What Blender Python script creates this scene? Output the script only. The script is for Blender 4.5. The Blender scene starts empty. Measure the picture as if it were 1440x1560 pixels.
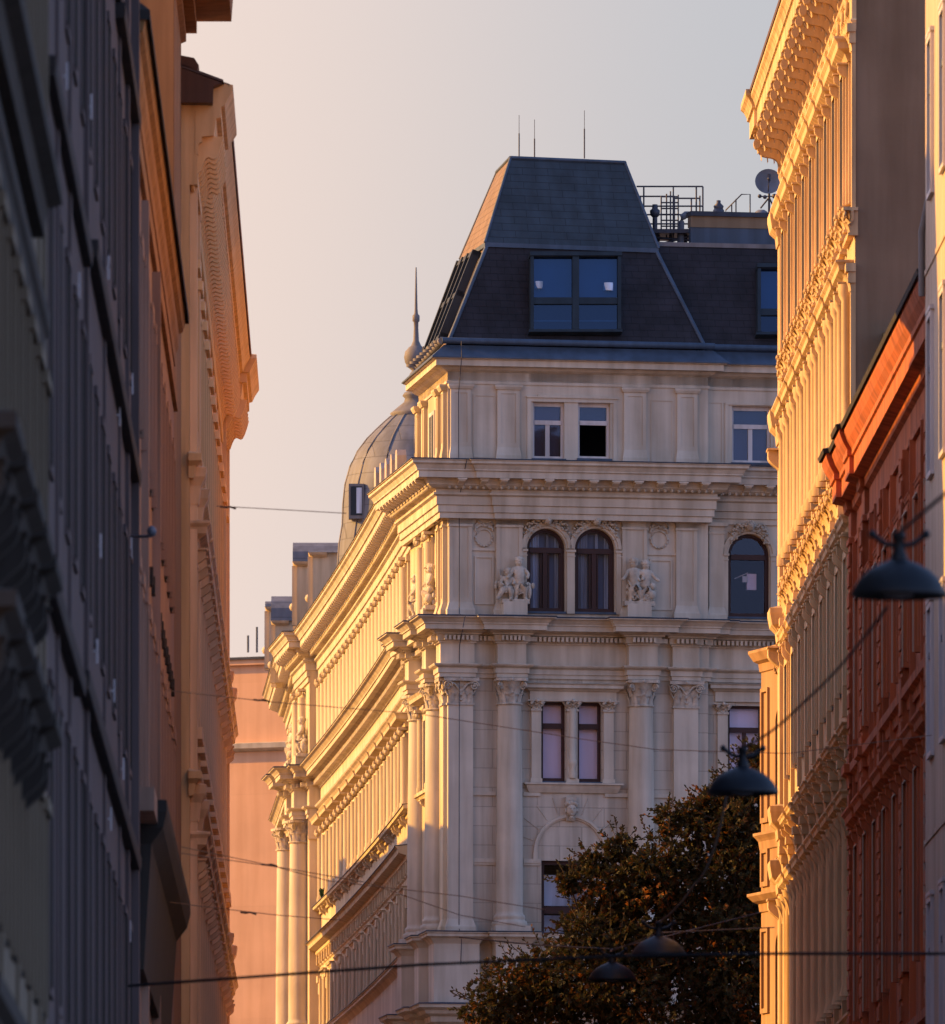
import bpy, bmesh, math, random
from math import sin, cos, pi, radians, atan2, hypot, sqrt
from mathutils import Vector, Matrix
random.seed(7)
sc = bpy.context.scene
COL = sc.collection
# ---------------------------------------------------------------- camera, sky, sun, exposure
F = 20000.0; HZ = 2500.0; EYE = 1.6          # focal length and horizon in photo pixels (1440 wide)
cam = bpy.data.cameras.new('camera'); camo = bpy.data.objects.new('camera', cam); COL.objects.link(camo)
camo.location = (0, 0, EYE); camo.rotation_euler = (pi/2, 0, 0)
cam.sensor_fit = 'HORIZONTAL'; cam.sensor_width = 36; cam.lens = F/1440*36
cam.shift_y = (HZ-780)/1440; cam.clip_start = 1; cam.clip_end = 6000
cam.dof.use_dof = True; cam.dof.focus_distance = 290; cam.dof.aperture_fstop = 6.5
sc.camera = camo
K = 0.20
SUN_EL = radians(23); SUN_H = Vector((-1, K, 0)).normalized()
to_sun = Vector((SUN_H.x*cos(SUN_EL), SUN_H.y*cos(SUN_EL), sin(SUN_EL)))
world = bpy.data.worlds.new('World'); sc.world = world; world.use_nodes = True
def build_world():
    nt = world.node_tree; N = nt.nodes; L = nt.links; N.clear()
    out = N.new('ShaderNodeOutputWorld'); bg = N.new('ShaderNodeBackground'); L.new(bg.outputs[0], out.inputs[0])
    sky = N.new('ShaderNodeTexSky'); sky.sky_type = 'NISHITA'; sky.sun_disc = False
    sky.sun_elevation = SUN_EL; sky.sun_rotation = atan2(to_sun.x, to_sun.y)
    sky.air_density = 1.0; sky.dust_density = 1.2; sky.ozone_density = 2.0
    tc = N.new('ShaderNodeTexCoord'); sp = N.new('ShaderNodeSeparateXYZ'); L.new(tc.outputs['Generated'], sp.inputs[0])
    def math_(op, a, b=None):
        n = N.new('ShaderNodeMath'); n.operation = op
        for k, v in enumerate((a, b)):
            if v is None: continue
            if isinstance(v, (int, float)): n.inputs[k].default_value = v
            else: L.new(v, n.inputs[k])
        return n.outputs[0]
    def rng(v, a, b, c, d):
        m = N.new('ShaderNodeMapRange'); m.interpolation_type = 'SMOOTHSTEP'; L.new(v, m.inputs[0])
        for k, q in enumerate((a, b, c, d)): m.inputs[k+1].default_value = q
        return m.outputs[0]
    az = math_('ARCTAN2', sp.outputs[0], sp.outputs[1])
    rp = N.new('ShaderNodeValToRGB'); L.new(rng(az, -0.030, 0.026, 0, 1), rp.inputs[0])   # sunlit haze low in the sky: warm towards the sun, cooler away
    e = rp.color_ramp.elements; e[0].color = SKY_L; e[1].color = SKY_R
    gl = N.new('ShaderNodeMixRGB'); L.new(rng(az, -.10, -.75, 0, 1), gl.inputs[0]); L.new(rp.outputs[0], gl.inputs[1]); gl.inputs[2].default_value = SKY_G; rp = gl
    dt = N.new('ShaderNodeVectorMath'); dt.operation = 'DOT_PRODUCT'; L.new(tc.outputs['Generated'], dt.inputs[0]); dt.inputs[1].default_value = (-.70, .71, 0)
    fr = N.new('ShaderNodeMixRGB'); L.new(rng(dt.outputs['Value'], -.65, .40, 0, 1), fr.inputs[0]); fr.inputs[1].default_value = SKY_B; fr.inputs[2].default_value = (1, 1, 1, 1)
    hz = N.new('ShaderNodeVectorMath'); hz.operation = 'MULTIPLY'; L.new(rp.outputs[0], hz.inputs[0]); L.new(fr.outputs[0], hz.inputs[1])
    sk = N.new('ShaderNodeVectorMath'); sk.operation = 'MULTIPLY'; L.new(sky.outputs[0], sk.inputs[0]); sk.inputs[1].default_value = tuple(SKY_S*c for c in SKY_T)
    mx = N.new('ShaderNodeMixRGB'); L.new(rng(sp.outputs[2], .10, .42, 1, 0), mx.inputs[0]); L.new(sk.outputs[0], mx.inputs[1]); L.new(hz.outputs[0], mx.inputs[2])
    L.new(mx.outputs[0], bg.inputs[0]); bg.inputs[1].default_value = 1.0
SKY_L = (0.460, 0.372, 0.330, 1); SKY_R = (0.287, 0.288, 0.304, 1); SKY_T = (.98, .95, 1.1); SKY_S = 0.15; SKY_B = (1.4, 1.6, 2.35, 1); SKY_G = (.62, .33, .13, 1)
build_world()
sun = bpy.data.lights.new('sun', 'SUN'); suno = bpy.data.objects.new('sun', sun); COL.objects.link(suno)
sun.energy = 5.0; sun.angle = radians(0.5); sun.color = (1.0, 0.485, 0.06)
suno.rotation_euler = (-to_sun).to_track_quat('-Z', 'Y').to_euler()
sc.view_settings.view_transform = 'Standard'; sc.view_settings.look = 'None'; sc.view_settings.gamma = 1
sc.view_settings.exposure = 0.95
sc.render.engine = 'CYCLES'
sc.cycles.max_bounces = 6; sc.cycles.diffuse_bounces = 4; sc.cycles.transparent_max_bounces = 8
sc.cycles.use_denoising = True

# ---------------------------------------------------------------- materials
M = {}
def mat(name, color, rough=0.85, metal=0, var=0.18, scale=0.6, bump=0.15, bscale=9, blocks=None, streak=0.12, color2=None, spec=0.3):
    m = bpy.data.materials.new(name); m.use_nodes = True; nt = m.node_tree; N = nt.nodes; L = nt.links
    b = N['Principled BSDF']; b.inputs['Roughness'].default_value = rough; b.inputs['Metallic'].default_value = metal
    b.inputs['Specular IOR Level'].default_value = spec
    tc = N.new('ShaderNodeTexCoord')
    n1 = N.new('ShaderNodeTexNoise'); n1.inputs['Scale'].default_value = scale; n1.inputs['Detail'].default_value = 6; L.new(tc.outputs['Object'], n1.inputs[0])
    mp = N.new('ShaderNodeMapping'); mp.inputs['Scale'].default_value = (2.2, 2.2, 0.16); L.new(tc.outputs['Object'], mp.inputs[0])
    n2 = N.new('ShaderNodeTexNoise'); n2.inputs['Scale'].default_value = 1.6; n2.inputs['Detail'].default_value = 5; L.new(mp.outputs[0], n2.inputs[0])
    def dark(c, f): return (c[0]*f, c[1]*f, c[2]*f, 1)
    r1 = N.new('ShaderNodeValToRGB'); L.new(n1.outputs[0], r1.inputs[0])
    r1.color_ramp.elements[0].position = .3; r1.color_ramp.elements[1].position = .7
    c2 = color2 or dark(color, 1-var)
    r1.color_ramp.elements[0].color = (c2[0], c2[1], c2[2], 1); r1.color_ramp.elements[1].color = dark(color, 1.0)
    r2 = N.new('ShaderNodeValToRGB'); L.new(n2.outputs[0], r2.inputs[0])
    r2.color_ramp.elements[0].position = .34; r2.color_ramp.elements[1].position = .62
    g = 1-streak*2.6; r2.color_ramp.elements[0].color = (g, g*.97, g*.93, 1); r2.color_ramp.elements[1].color = (1, 1, 1, 1)
    mx = N.new('ShaderNodeMixRGB'); mx.blend_type = 'MULTIPLY'; mx.inputs[0].default_value = 1
    L.new(r1.outputs[0], mx.inputs[1]); L.new(r2.outputs[0], mx.inputs[2]); last = mx.outputs[0]
    n3 = N.new('ShaderNodeTexNoise'); n3.inputs['Scale'].default_value = bscale; n3.inputs['Detail'].default_value = 4; L.new(tc.outputs['Object'], n3.inputs[0])
    bp = N.new('ShaderNodeBump'); bp.inputs['Strength'].default_value = bump; bp.inputs['Distance'].default_value = 0.02; L.new(n3.outputs[0], bp.inputs['Height'])
    if blocks:
        w, h, dk, axis = blocks
        br = N.new('ShaderNodeTexBrick'); br.inputs['Scale'].default_value = 1; br.inputs['Brick Width'].default_value = w; br.inputs['Row Height'].default_value = h
        br.inputs['Mortar Size'].default_value = 0.012 if h > .3 else 0.008; br.inputs['Mortar Smooth'].default_value = .3
        br.inputs['Color1'].default_value = (1, 1, 1, 1); br.inputs['Color2'].default_value = (.93, .93, .93, 1); br.inputs['Mortar'].default_value = (dk, dk, dk, 1)
        sx = N.new('ShaderNodeSeparateXYZ'); cb = N.new('ShaderNodeCombineXYZ'); L.new(tc.outputs['Object'], sx.inputs[0])
        L.new(sx.outputs[0 if axis == 'x' else 1], cb.inputs[0]); L.new(sx.outputs[2], cb.inputs[1]); L.new(cb.outputs[0], br.inputs[0])
        m2 = N.new('ShaderNodeMixRGB'); m2.blend_type = 'MULTIPLY'; m2.inputs[0].default_value = 1
        L.new(last, m2.inputs[1]); L.new(br.outputs[0], m2.inputs[2]); last = m2.outputs[0]
        b2 = N.new('ShaderNodeBump'); b2.inputs['Strength'].default_value = .6; b2.inputs['Distance'].default_value = .02
        L.new(br.outputs[0], b2.inputs['Height']); L.new(bp.outputs[0], b2.inputs['Normal']); bp = b2
    L.new(last, b.inputs['Base Color']); L.new(bp.outputs[0], b.inputs['Normal'])
    M[name] = m; return m
def glass(name, tint, refl=0.35, rough=.03):
    m = bpy.data.materials.new(name); m.use_nodes = True; nt = m.node_tree; N = nt.nodes; L = nt.links
    N.remove(N['Principled BSDF']); o = N['Material Output']
    t = N.new('ShaderNodeBsdfTransparent'); t.inputs[0].default_value = (*tint, 1)
    g = N.new('ShaderNodeBsdfGlossy'); g.inputs['Roughness'].default_value = rough; g.inputs[0].default_value = (.38, .44, .56, 1)
    tc = N.new('ShaderNodeTexCoord'); n = N.new('ShaderNodeTexNoise'); n.inputs['Scale'].default_value = .9; L.new(tc.outputs['Object'], n.inputs[0])
    bp = N.new('ShaderNodeBump'); bp.inputs['Strength'].default_value = .25; bp.inputs['Distance'].default_value = .02; L.new(n.outputs[0], bp.inputs['Height']); L.new(bp.outputs[0], g.inputs['Normal'])
    mx = N.new('ShaderNodeMixShader'); mx.inputs[0].default_value = refl
    L.new(t.outputs[0], mx.inputs[1]); L.new(g.outputs[0], mx.inputs[2]); L.new(mx.outputs[0], o.inputs[0])
    M[name] = m; return m
mat('stone', (.63, .555, .455), blocks=None, streak=.10, var=.2, scale=1.1)
mat('stone_wall', (.62, .545, .45), blocks=(1.05, .44, .72, 'x'), streak=.14, var=.16, scale=1.1)
mat('stone_side_lit', (.64, .53, .37), streak=.13, var=.12)  # same stone, tinted yellower to paint golden sunlight on the flank
mat('carving', (.62, .545, .45), bump=.9, bscale=18, streak=.1, var=.35, scale=7)
mat('cream', (.70, .50, .28), var=.2, streak=.16, scale=1.2)
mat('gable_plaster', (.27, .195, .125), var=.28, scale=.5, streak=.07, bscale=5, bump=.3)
mat('red', (.58, .15, .045), var=.25, streak=.17, scale=1.0, color2=(.44, .14, .07))
mat('grey_plaster', (.58, .45, .34), var=.12, streak=.1)
mat('terracotta', (.93, .60, .30), var=.12, streak=.1)
mat('pink_plaster', (.93, .63, .38), var=.1)
mat('ochre', (.40, .20, .08), var=.2)
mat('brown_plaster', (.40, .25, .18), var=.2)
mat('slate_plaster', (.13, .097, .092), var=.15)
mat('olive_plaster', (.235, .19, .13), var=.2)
mat('salmon', (.76, .44, .265), var=.16, scale=.6, streak=.035, blocks=(7, 3.6, .93, 'x'))
mat('sandstone', (.42, .25, .12), var=.15)
mat('dark_stone', (.045, .04, .035), var=.2)
mat('slate_trim', (.05, .04, .036), var=.2)
mat('pale_metal', (.50, .43, .39), rough=.6)
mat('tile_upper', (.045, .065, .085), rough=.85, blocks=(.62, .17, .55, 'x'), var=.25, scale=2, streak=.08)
mat('tile_side_lit', (.24, .17, .13), rough=.85, blocks=(.62, .17, .5, 'y'), var=.2, scale=2, streak=.08)  # same roof tile, paler and pinker to paint sun on the left slope
mat('tile_lower', (.03, .026, .032), rough=.8, blocks=(.34, .16, .45, 'x'), var=.45, scale=1.6)
mat('metal_blue', (.06, .09, .14), rough=.6, metal=.1, var=.2, spec=.5)
mat('zinc', (.17, .18, .215), rough=.7, metal=.0, var=.25, blocks=(1.3, .42, .6, 'x'), spec=.5)
mat('zinc_plain', (.20, .19, .195), rough=.7, metal=.0, var=.2)
mat('flashing', (.05, .06, .085), rough=.6, metal=.2)
mat('copper_roof', (.12, .06, .04), rough=.6)
mat('wood_frame', (.05, .018, .014), rough=.5)
mat('white_frame', (.62, .58, .58), rough=.5, var=.05)
mat('dark_frame', (.02, .03, .04), rough=.6)
mat('interior', (.012, .014, .025), rough=.9)
mat('blind_mauve', (.20, .16, .21), var=.05, streak=.02)
mat('sheer', (.24, .30, .42), var=.1)
mat('blind_teal', (.08, .13, .19), var=.05, streak=.02)
mat('curtain', (.74, .80, .92), var=.25, scale=.2, streak=.25)
mat('curtain_pink', (.84, .72, .86), var=.05, streak=.03)
mat('clamp_grey', (.10, .08, .07))
mat('steel', (.08, .08, .10), rough=.5, metal=.4)
mat('dish', (.16, .17, .20), rough=.5)
mat('lamp_black', (.008, .011, .016), rough=.5, spec=.3)
mat('cable', (.02, .02, .022), rough=.7)
mat('cable_pale', (.22, .16, .12), rough=.7)
mat('plant_green', (.03, .08, .03))
mat('bark', (.06, .04, .03), bump=.8)
mat('asphalt', (.05, .05, .052), rough=.9, scale=2)
mat('paving', (.22, .2, .18), rough=.9, scale=1)
mat('earth', (.12, .1, .08), rough=1, scale=.1)
glass('glass', (.66, .70, .78), .08)
glass('glass_blue', (.25, .5, .75), .22)
glass('glass_clear', (.88, .88, .92), .06)
def leafmat():
    m = bpy.data.materials.new('leaves'); m.use_nodes = True; nt = m.node_tree; N = nt.nodes; L = nt.links
    b = N['Principled BSDF']; b.inputs['Roughness'].default_value = .6; b.inputs['Specular IOR Level'].default_value = .2
    g = N.new('ShaderNodeNewGeometry'); r = N.new('ShaderNodeValToRGB'); L.new(g.outputs['Random Per Island'], r.inputs[0])
    e = r.color_ramp.elements; e[0].color = (.026, .028, .010, 1); e[1].color = (.10, .04, .010, 1)
    x = e.new(.6); x.color = (.045, .038, .012, 1); x = e.new(.88); x.color = (.06, .028, .008, 1)
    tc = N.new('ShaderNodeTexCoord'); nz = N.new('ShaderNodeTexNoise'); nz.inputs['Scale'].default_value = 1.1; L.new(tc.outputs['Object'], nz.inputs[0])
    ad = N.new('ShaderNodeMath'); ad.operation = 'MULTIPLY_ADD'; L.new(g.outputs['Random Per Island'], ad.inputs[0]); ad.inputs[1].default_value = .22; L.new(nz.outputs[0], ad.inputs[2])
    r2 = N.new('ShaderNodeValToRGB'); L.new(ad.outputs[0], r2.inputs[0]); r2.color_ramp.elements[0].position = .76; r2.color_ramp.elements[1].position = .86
    mc = N.new('ShaderNodeMixRGB'); L.new(r2.outputs[0], mc.inputs[0]); L.new(r.outputs[0], mc.inputs[1]); mc.inputs[2].default_value = (.30, .10, .015, 1); r = mc  # orange noise patches paint a sunlit look on turning leaves
    L.new(r.outputs[0], b.inputs['Base Color'])
    t = N.new('ShaderNodeBsdfTranslucent'); L.new(r.outputs[0], t.inputs[0]); mx = N.new('ShaderNodeMixShader'); mx.inputs[0].default_value = .35
    L.new(b.outputs[0], mx.inputs[1]); L.new(t.outputs[0], mx.inputs[2]); L.new(mx.outputs[0], N['Material Output'].inputs[0])
    M['leaves'] = m
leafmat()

# ---------------------------------------------------------------- mesh helpers
class MB:
    def __init__(s): s.v = []; s.f = []; s.sm = []
    def add(s, vs, fs, smooth=False):
        o = len(s.v); s.v += [tuple(v) for v in vs]; s.f += [tuple(i+o for i in f) for f in fs]; s.sm += [smooth]*len(fs)
    def box(s, x0, x1, y0, y1, z0, z1):
        s.add([(x0,y0,z0),(x1,y0,z0),(x1,y1,z0),(x0,y1,z0),(x0,y0,z1),(x1,y0,z1),(x1,y1,z1),(x0,y1,z1)],
              [(0,3,2,1),(4,5,6,7),(0,1,5,4),(1,2,6,5),(2,3,7,6),(3,0,4,7)])
    def quad(s, a, b, c, d): s.add([a, b, c, d], [(0,1,2,3)])
    def poly(s, pts): s.add(pts, [tuple(range(len(pts)))])
    def extrude(s, pts, vec, smooth=False):          # planar outline swept by a vector, closed
        n = len(pts); v = [Vector(p) for p in pts]; w = [p+Vector(vec) for p in v]
        s.add(v+w, [(i, (i+1) % n, n+(i+1) % n, n+i) for i in range(n)], smooth)
        s.add(v, [tuple(range(n))[::-1]]); s.add(w, [tuple(range(n))])
    def lathe(s, prof, c=(0,0,0), n=16, smooth=True, a0=0, a1=2*pi, sx=1, sy=1):
        full = abs(a1-a0-2*pi) < 1e-6; m = n if full else n+1; vs = []
        for r, z in prof:
            for i in range(m):
                a = a0+(a1-a0)*i/n; vs.append((c[0]+r*cos(a)*sx, c[1]+r*sin(a)*sy, c[2]+z))
        fs = []
        for j in range(len(prof)-1):
            for i in range(n if full else n):
                k = (i+1) % m if full else i+1
                fs.append((j*m+i, j*m+k, (j+1)*m+k, (j+1)*m+i))
        s.add(vs, fs, smooth)
    def ball(s, c, r, n=8, sx=1, sy=1, sz=1):
        pr = [(r*sin(pi*k/(n//2+1)) if 0 < k < n//2+1 else 1e-4, -r*cos(pi*k/(n//2+1))*sz) for k in range(n//2+2)]
        s.lathe(pr, c, n, True, sx=sx, sy=sy)
    def tube(s, pts, r, n=6, closed=False, smooth=True, r1=None):
        P = [Vector(p) for p in pts]; vs = []; m = len(P)
        for i, p in enumerate(P):
            if closed: t = P[(i+1) % m]-P[i-1]
            else: t = P[min(i+1, m-1)]-P[max(i-1, 0)]
            t.normalize(); up = Vector((0,0,1)) if abs(t.z) < .9 else Vector((1,0,0))
            a = t.cross(up).normalized(); b = t.cross(a).normalized()
            rr = r if r1 is None else r+(r1-r)*i/(m-1)
            for k in range(n): vs.append(p+a*rr*cos(2*pi*k/n)+b*rr*sin(2*pi*k/n))
        fs = []
        for i in range(m if closed else m-1):
            j = (i+1) % m
            for k in range(n): fs.append((i*n+k, i*n+(k+1) % n, j*n+(k+1) % n, j*n+k))
        s.add(vs, fs, smooth)
        if not closed:
            s.add([vs[k] for k in range(n)], [tuple(range(n))]); s.add(vs[-n:], [tuple(range(n))])
    def ring(s, c, r, t, n=20, ax='y', m=6):
        pts = []
        for i in range(n):
            a = 2*pi*i/n
            pts.append((c[0]+r*cos(a), c[1], c[2]+r*sin(a)) if ax == 'y' else (c[0]+r*cos(a), c[1]+r*sin(a), c[2]))
        s.tube(pts, t, m, True)
    def sweep(s, path, prof, caps=True, smooth=False):
        """path: plan points, outside on the right of travel; prof: open outline of (distance out, z); closed by its ends"""
        n = len(path); k = len(prof); vs = []
        for i in range(n):
            p = Vector(path[i])
            ns = []
            if i > 0: d = (p-Vector(path[i-1])).normalized(); ns.append(Vector((d.y, -d.x)))
            if i < n-1: d = (Vector(path[i+1])-p).normalized(); ns.append(Vector((d.y, -d.x)))
            if len(ns) == 2: m = (ns[0]+ns[1])/max(.15, 1+ns[0].dot(ns[1]))
            else: m = ns[0]
            for d, z in prof: vs.append((p.x+m.x*d, p.y+m.y*d, z))
        fs = []
        for i in range(n-1):
            for j in range(k): 
                q = (j+1) % k; fs.append((i*k+j, (i+1)*k+j, (i+1)*k+q, i*k+q))
        if caps: fs.append(tuple(range(k))[::-1]); fs.append(tuple((n-1)*k+j for j in range(k)))
        s.add(vs, fs, smooth)
    def xf(s, mtx):
        o = MB(); o.v = [tuple(mtx @ Vector(v)) for v in s.v]; o.f = list(s.f); o.sm = list(s.sm); return o
    def join(s, o, mtx=None):
        if mtx is not None: o = o.xf(mtx)
        b = len(s.v); s.v += o.v; s.f += [tuple(i+b for i in f) for f in o.f]; s.sm += o.sm
    def mesh(s, name, material):
        me = bpy.data.meshes.new(name); me.from_pydata(s.v, [], s.f); me.update()
        me.polygons.foreach_set('use_smooth', s.sm)
        me.materials.append(M[material]); return me
    def build(s, name, material, parent=None, loc=(0,0,0), rz=0, fix=True):
        me = s.mesh(name, material)
        if fix:
            bm = bmesh.new(); bm.from_mesh(me); bmesh.ops.recalc_face_normals(bm, faces=bm.faces); bm.to_mesh(me); bm.free()
        return link(name, me, parent, loc, rz)
def link(name, me, parent=None, loc=(0,0,0), rz=0):
    o = bpy.data.objects.new(name, me); COL.objects.link(o); o.parent = parent; o.location = loc; o.rotation_euler = (0, 0, rz); return o
def tag(o, label=None, cat=None, group=None, kind=None):
    if label: o['label'] = label
    if cat: o['category'] = cat
    if group: o['group'] = group
    if kind: o['kind'] = kind
    return o
def thing(name, label, cat, loc=(0,0,0), rz=0, group=None):
    return tag(link(name, None, None, loc, rz), label, cat, group)
def copy_tree(o, parent=None, loc=None, rz=None):
    c = o.copy(); COL.objects.link(c); c.parent = parent
    if loc is not None: c.location = loc
    if rz is not None: c.rotation_euler = (0, 0, rz)
    for ch in list(o.children): copy_tree(ch, c)
    return c
def wall_open(mb, x0, x1, z0, z1, ops, y=0.0, rev=.3):
    """wall skin at y with rectangular openings (a,b,c,d) in x,z and reveals going in"""
    xs = sorted({x0, x1, *[o[0] for o in ops], *[o[1] for o in ops]}); zs = sorted({z0, z1, *[o[2] for o in ops], *[o[3] for o in ops]})
    for i in range(len(xs)-1):
        for j in range(len(zs)-1):
            cx = (xs[i]+xs[i+1])/2; cz = (zs[j]+zs[j+1])/2
            if any(o[0] < cx < o[1] and o[2] < cz < o[3] for o in ops): continue
            mb.quad((xs[i],y,zs[j]),(xs[i+1],y,zs[j]),(xs[i+1],y,zs[j+1]),(xs[i],y,zs[j+1]))
    for a, b, c, d in ops:
        mb.quad((a,y,c),(a,y,d),(a,y+rev,d),(a,y+rev,c)); mb.quad((b,y,c),(b,y+rev,c),(b,y+rev,d),(b,y,d))
        mb.quad((a,y,c),(a,y+rev,c),(b,y+rev,c),(b,y,c)); mb.quad((a,y,d),(b,y,d),(b,y+rev,d),(a,y+rev,d))
def arch_fill(mb, xc, r, zs, zt, x0, x1, y, rev):
    """fills between a half-round arch (springing at zs) and the rectangle x0..x1, up to zt"""
    n = 20; P = [(xc+r*cos(pi-pi*i/n), zs+r*sin(pi*i/n)) for i in range(n+1)]
    for i in range(n):
        (a, b), (c, d) = P[i], P[i+1]
        mb.quad((a,y,b),(c,y,d),(c,y,zt),(a,y,zt)); mb.quad((a,y,b),(a,y+rev,b),(c,y+rev,d),(c,y,d))
    if x0 < xc-r-1e-4: mb.quad((x0,y,zs),(xc-r,y,zs),(xc-r,y,zt),(x0,y,zt))
    if x1 > xc+r+1e-4: mb.quad((xc+r,y,zs),(x1,y,zs),(x1,y,zt),(xc+r,y,zt))
def arch_band(mb, xc, zs, ra, rb, y0, y1, n=24, a0=0, a1=pi):
    """moulded half ring, front at y0"""
    pr = [(ra, y1), (ra, y0+.03), (ra+(rb-ra)*.3, y0+.03), (ra+(rb-ra)*.35, y0), (rb-(rb-ra)*.1, y0), (rb, y1)]
    vs = []; k = len(pr)
    for i in range(n+1):
        a = a0+(a1-a0)*i/n
        for r, y in pr: vs.append((xc-r*cos(a), y, zs+r*sin(a)))
    mb.add(vs, [(i*k+j, i*k+j+1, (i+1)*k+j+1, (i+1)*k+j) for i in range(n) for j in range(k-1)])

# ---------------------------------------------------------------- ground
mb = MB(); mb.box(-1500, 1500, -200, 3000, -.6, -.02); tag(mb.build('ground', 'earth'), 'bare ground under the street block', kind='structure')
mb = MB(); mb.box(-1.0, 5.2, -20, 290, -.015, 0.0); tag(mb.build('road', 'asphalt'), kind='structure')
mb = MB(); mb.box(-25, 40, 278, 297.5, -.016, -.004); tag(mb.build('cross_road', 'asphalt'), kind='structure')
mb = MB(); mb.box(-2.8, -1.0, -20, 277.9, -.015, .12); mb.box(5.2, 12, -20, 266, -.015, .12); tag(mb.build('pavement', 'paving'), kind='structure')

# ================================================================ MAIN CORNER BUILDING
O = Vector((-.57, 300.0)); RZ = atan2(.216, .976); E1 = Vector((cos(RZ), sin(RZ))); E2 = Vector((-sin(RZ), cos(RZ)))
def W2L(x, y): d = Vector((x, y))-O; return (d.dot(E1), d.dot(E2))
def U(px): r = (px-720)/F; return (300*r+.57)/(E1.x-E1.y*r)
def Z(py, u=0): return EYE+(HZ-py)*(300+E1.y*u)/F
main = thing('corner_palace', 'large white stone corner palace with dark mansard roof and columns, behind the tree', 'building', (O.x, O.y, 0), RZ)
SM, SW, SS = 'stone', 'stone_wall', 'stone_side_lit'
def XC(t): return -1.40-.053*t-.0002*t*t
def XCd(t): return -.053-.0004*t
PV = (-1.46, 307.7)                                  # far end of the near pavilion
curve_w = [(XC(t), 308+t) for t in (43, 38, 32, 26, 20, 14, 8, 4, .2)]
base_w = [(-5.2, 374), (-4.55, 356.2), (-4.75, 356), (-4.35, 351)]
side_path = [W2L(*p) for p in base_w+curve_w] + [W2L(XC(0), 307.7), W2L(*PV), (0, 0)]
UR = U(1079)
front_path = [(0, 0), (UR, 0), (UR, .22), (U(1500), .22)]
path = side_path+front_path[1:]
# wall: side
mb = MB()
for i in range(len(side_path)-1):
    a, b = side_path[i], side_path[i+1]; mb.quad((*a, 0), (*b, 0), (*b, Z(702)), (*a, Z(702)))
mb.build('side_wall', SS, main)
# wall: front with openings
def R(px0, px1, py0, py1, u=None):
    a, b = U(px0), U(px1); return (a, b, Z(py1, a), Z(py0, a))
W_att = [R(812, 860, 612, 698), R(881, 930, 613, 698)]; W_att3 = R(1119, 1178, 617, 703)
W_up = [R(803, 861, 805, 931), R(876, 937, 805, 932)]; W_up3 = R(1113, 1176, 812, 938)
W_lo = [R(825, 862, 1069, 1190), R(880, 917, 1070, 1191)]; W_lo3 = R(1113, 1166, 1074, 1196)
W_door = R(825, 906, 1311, 1470)
mb = MB()
wall_open(mb, 0, UR, Z(940), Z(545), W_att+W_up, 0, .32)
wall_open(mb, UR, U(1500), Z(940), Z(545), [W_att3, W_up3], .22, .32)
mb.quad((UR,0,0),(UR,.22,0),(UR,.22,Z(545)),(UR,0,Z(545)))
for (a, b, c, d) in W_up: arch_fill(mb, (a+b)/2, (b-a)/2, d-(b-a)/2, d, a, b, .0, .32)
a, b, c, d = W_up3; arch_fill(mb, (a+b)/2, (b-a)/2, d-(b-a)/2, d, a, b, .22, .32)
mb.build('upper_wall', SM, main)
mb = MB()
wall_open(mb, 0, UR, 0, Z(940), W_lo+[W_door], 0, .32)
wall_open(mb, UR, U(1500), 0, Z(940), [W_lo3], .22, .32)
mb.build('lower_wall', SW, main)
# interior blockers (floors and back of the rooms)
mb = MB(); mb.box(.45, U(1480), 1.9, 2.0, 2, Z(560))
for zz in (Z(1500), Z(1215), Z(955), Z(708)): mb.box(.45, U(1480), .55, 1.9, zz-.1, zz)
mb.box(.42, .45, .6, 2.0, 2, Z(560)); mb.build('room', 'interior', main)
def ressaut(pth, ivs):
    """pth with stretches (s0,s1,off) pushed out; s is measured along the path"""
    S = [0]
    for i in range(1, len(pth)): S.append(S[-1]+hypot(pth[i][0]-pth[i-1][0], pth[i][1]-pth[i-1][1]))
    out = []
    for i in range(len(pth)-1):
        a = Vector(pth[i]); b = Vector(pth[i+1]); d = (b-a).normalized(); n = Vector((d.y, -d.x)); cuts = [S[i], S[i+1]]
        for s0, s1, o in ivs:
            for q in (s0, s1):
                if S[i]+1e-4 < q < S[i+1]-1e-4: cuts.append(q)
        cuts = sorted(set(cuts))
        for k in range(len(cuts)-1):
            mid = (cuts[k]+cuts[k+1])/2; off = sum(o for s0, s1, o in ivs if s0 < mid < s1)
            for q in (cuts[k], cuts[k+1]):
                base = a+d*(q-S[i]); 
                out.append((base, n, off, q))
    res = []; i = 0
    while i < len(out):
        p, n, o, q = out[i]
        if i+1 < len(out) and (out[i+1][0]-p).length < 1e-4:
            p2, n2, o2, q2 = out[i+1]
            if (n-n2).length > 1e-3 and abs(o-o2) < 1e-6:
                m = (n+n2)/(1+n.dot(n2)); res.append(tuple(p+m*o))
            elif abs(o-o2) < 1e-6: res.append(tuple(p))if o == 0 else res.append(tuple(p+n*o))
            else: res.append(tuple(p+n*o)); res.append(tuple(p2+n2*o2))
            i += 2
        else: res.append(tuple(p+n*o)); i += 1
    return res, S
_, SS_ = ressaut(path, [])
SC = SS_[len(side_path)-1]                           # arc length at the corner
SPV = SS_[len(side_path)-2]                          # pavilion end
S_FAR0, S_FAR1 = SS_[2], SS_[3]
def sF(px): return SC+U(px)
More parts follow.
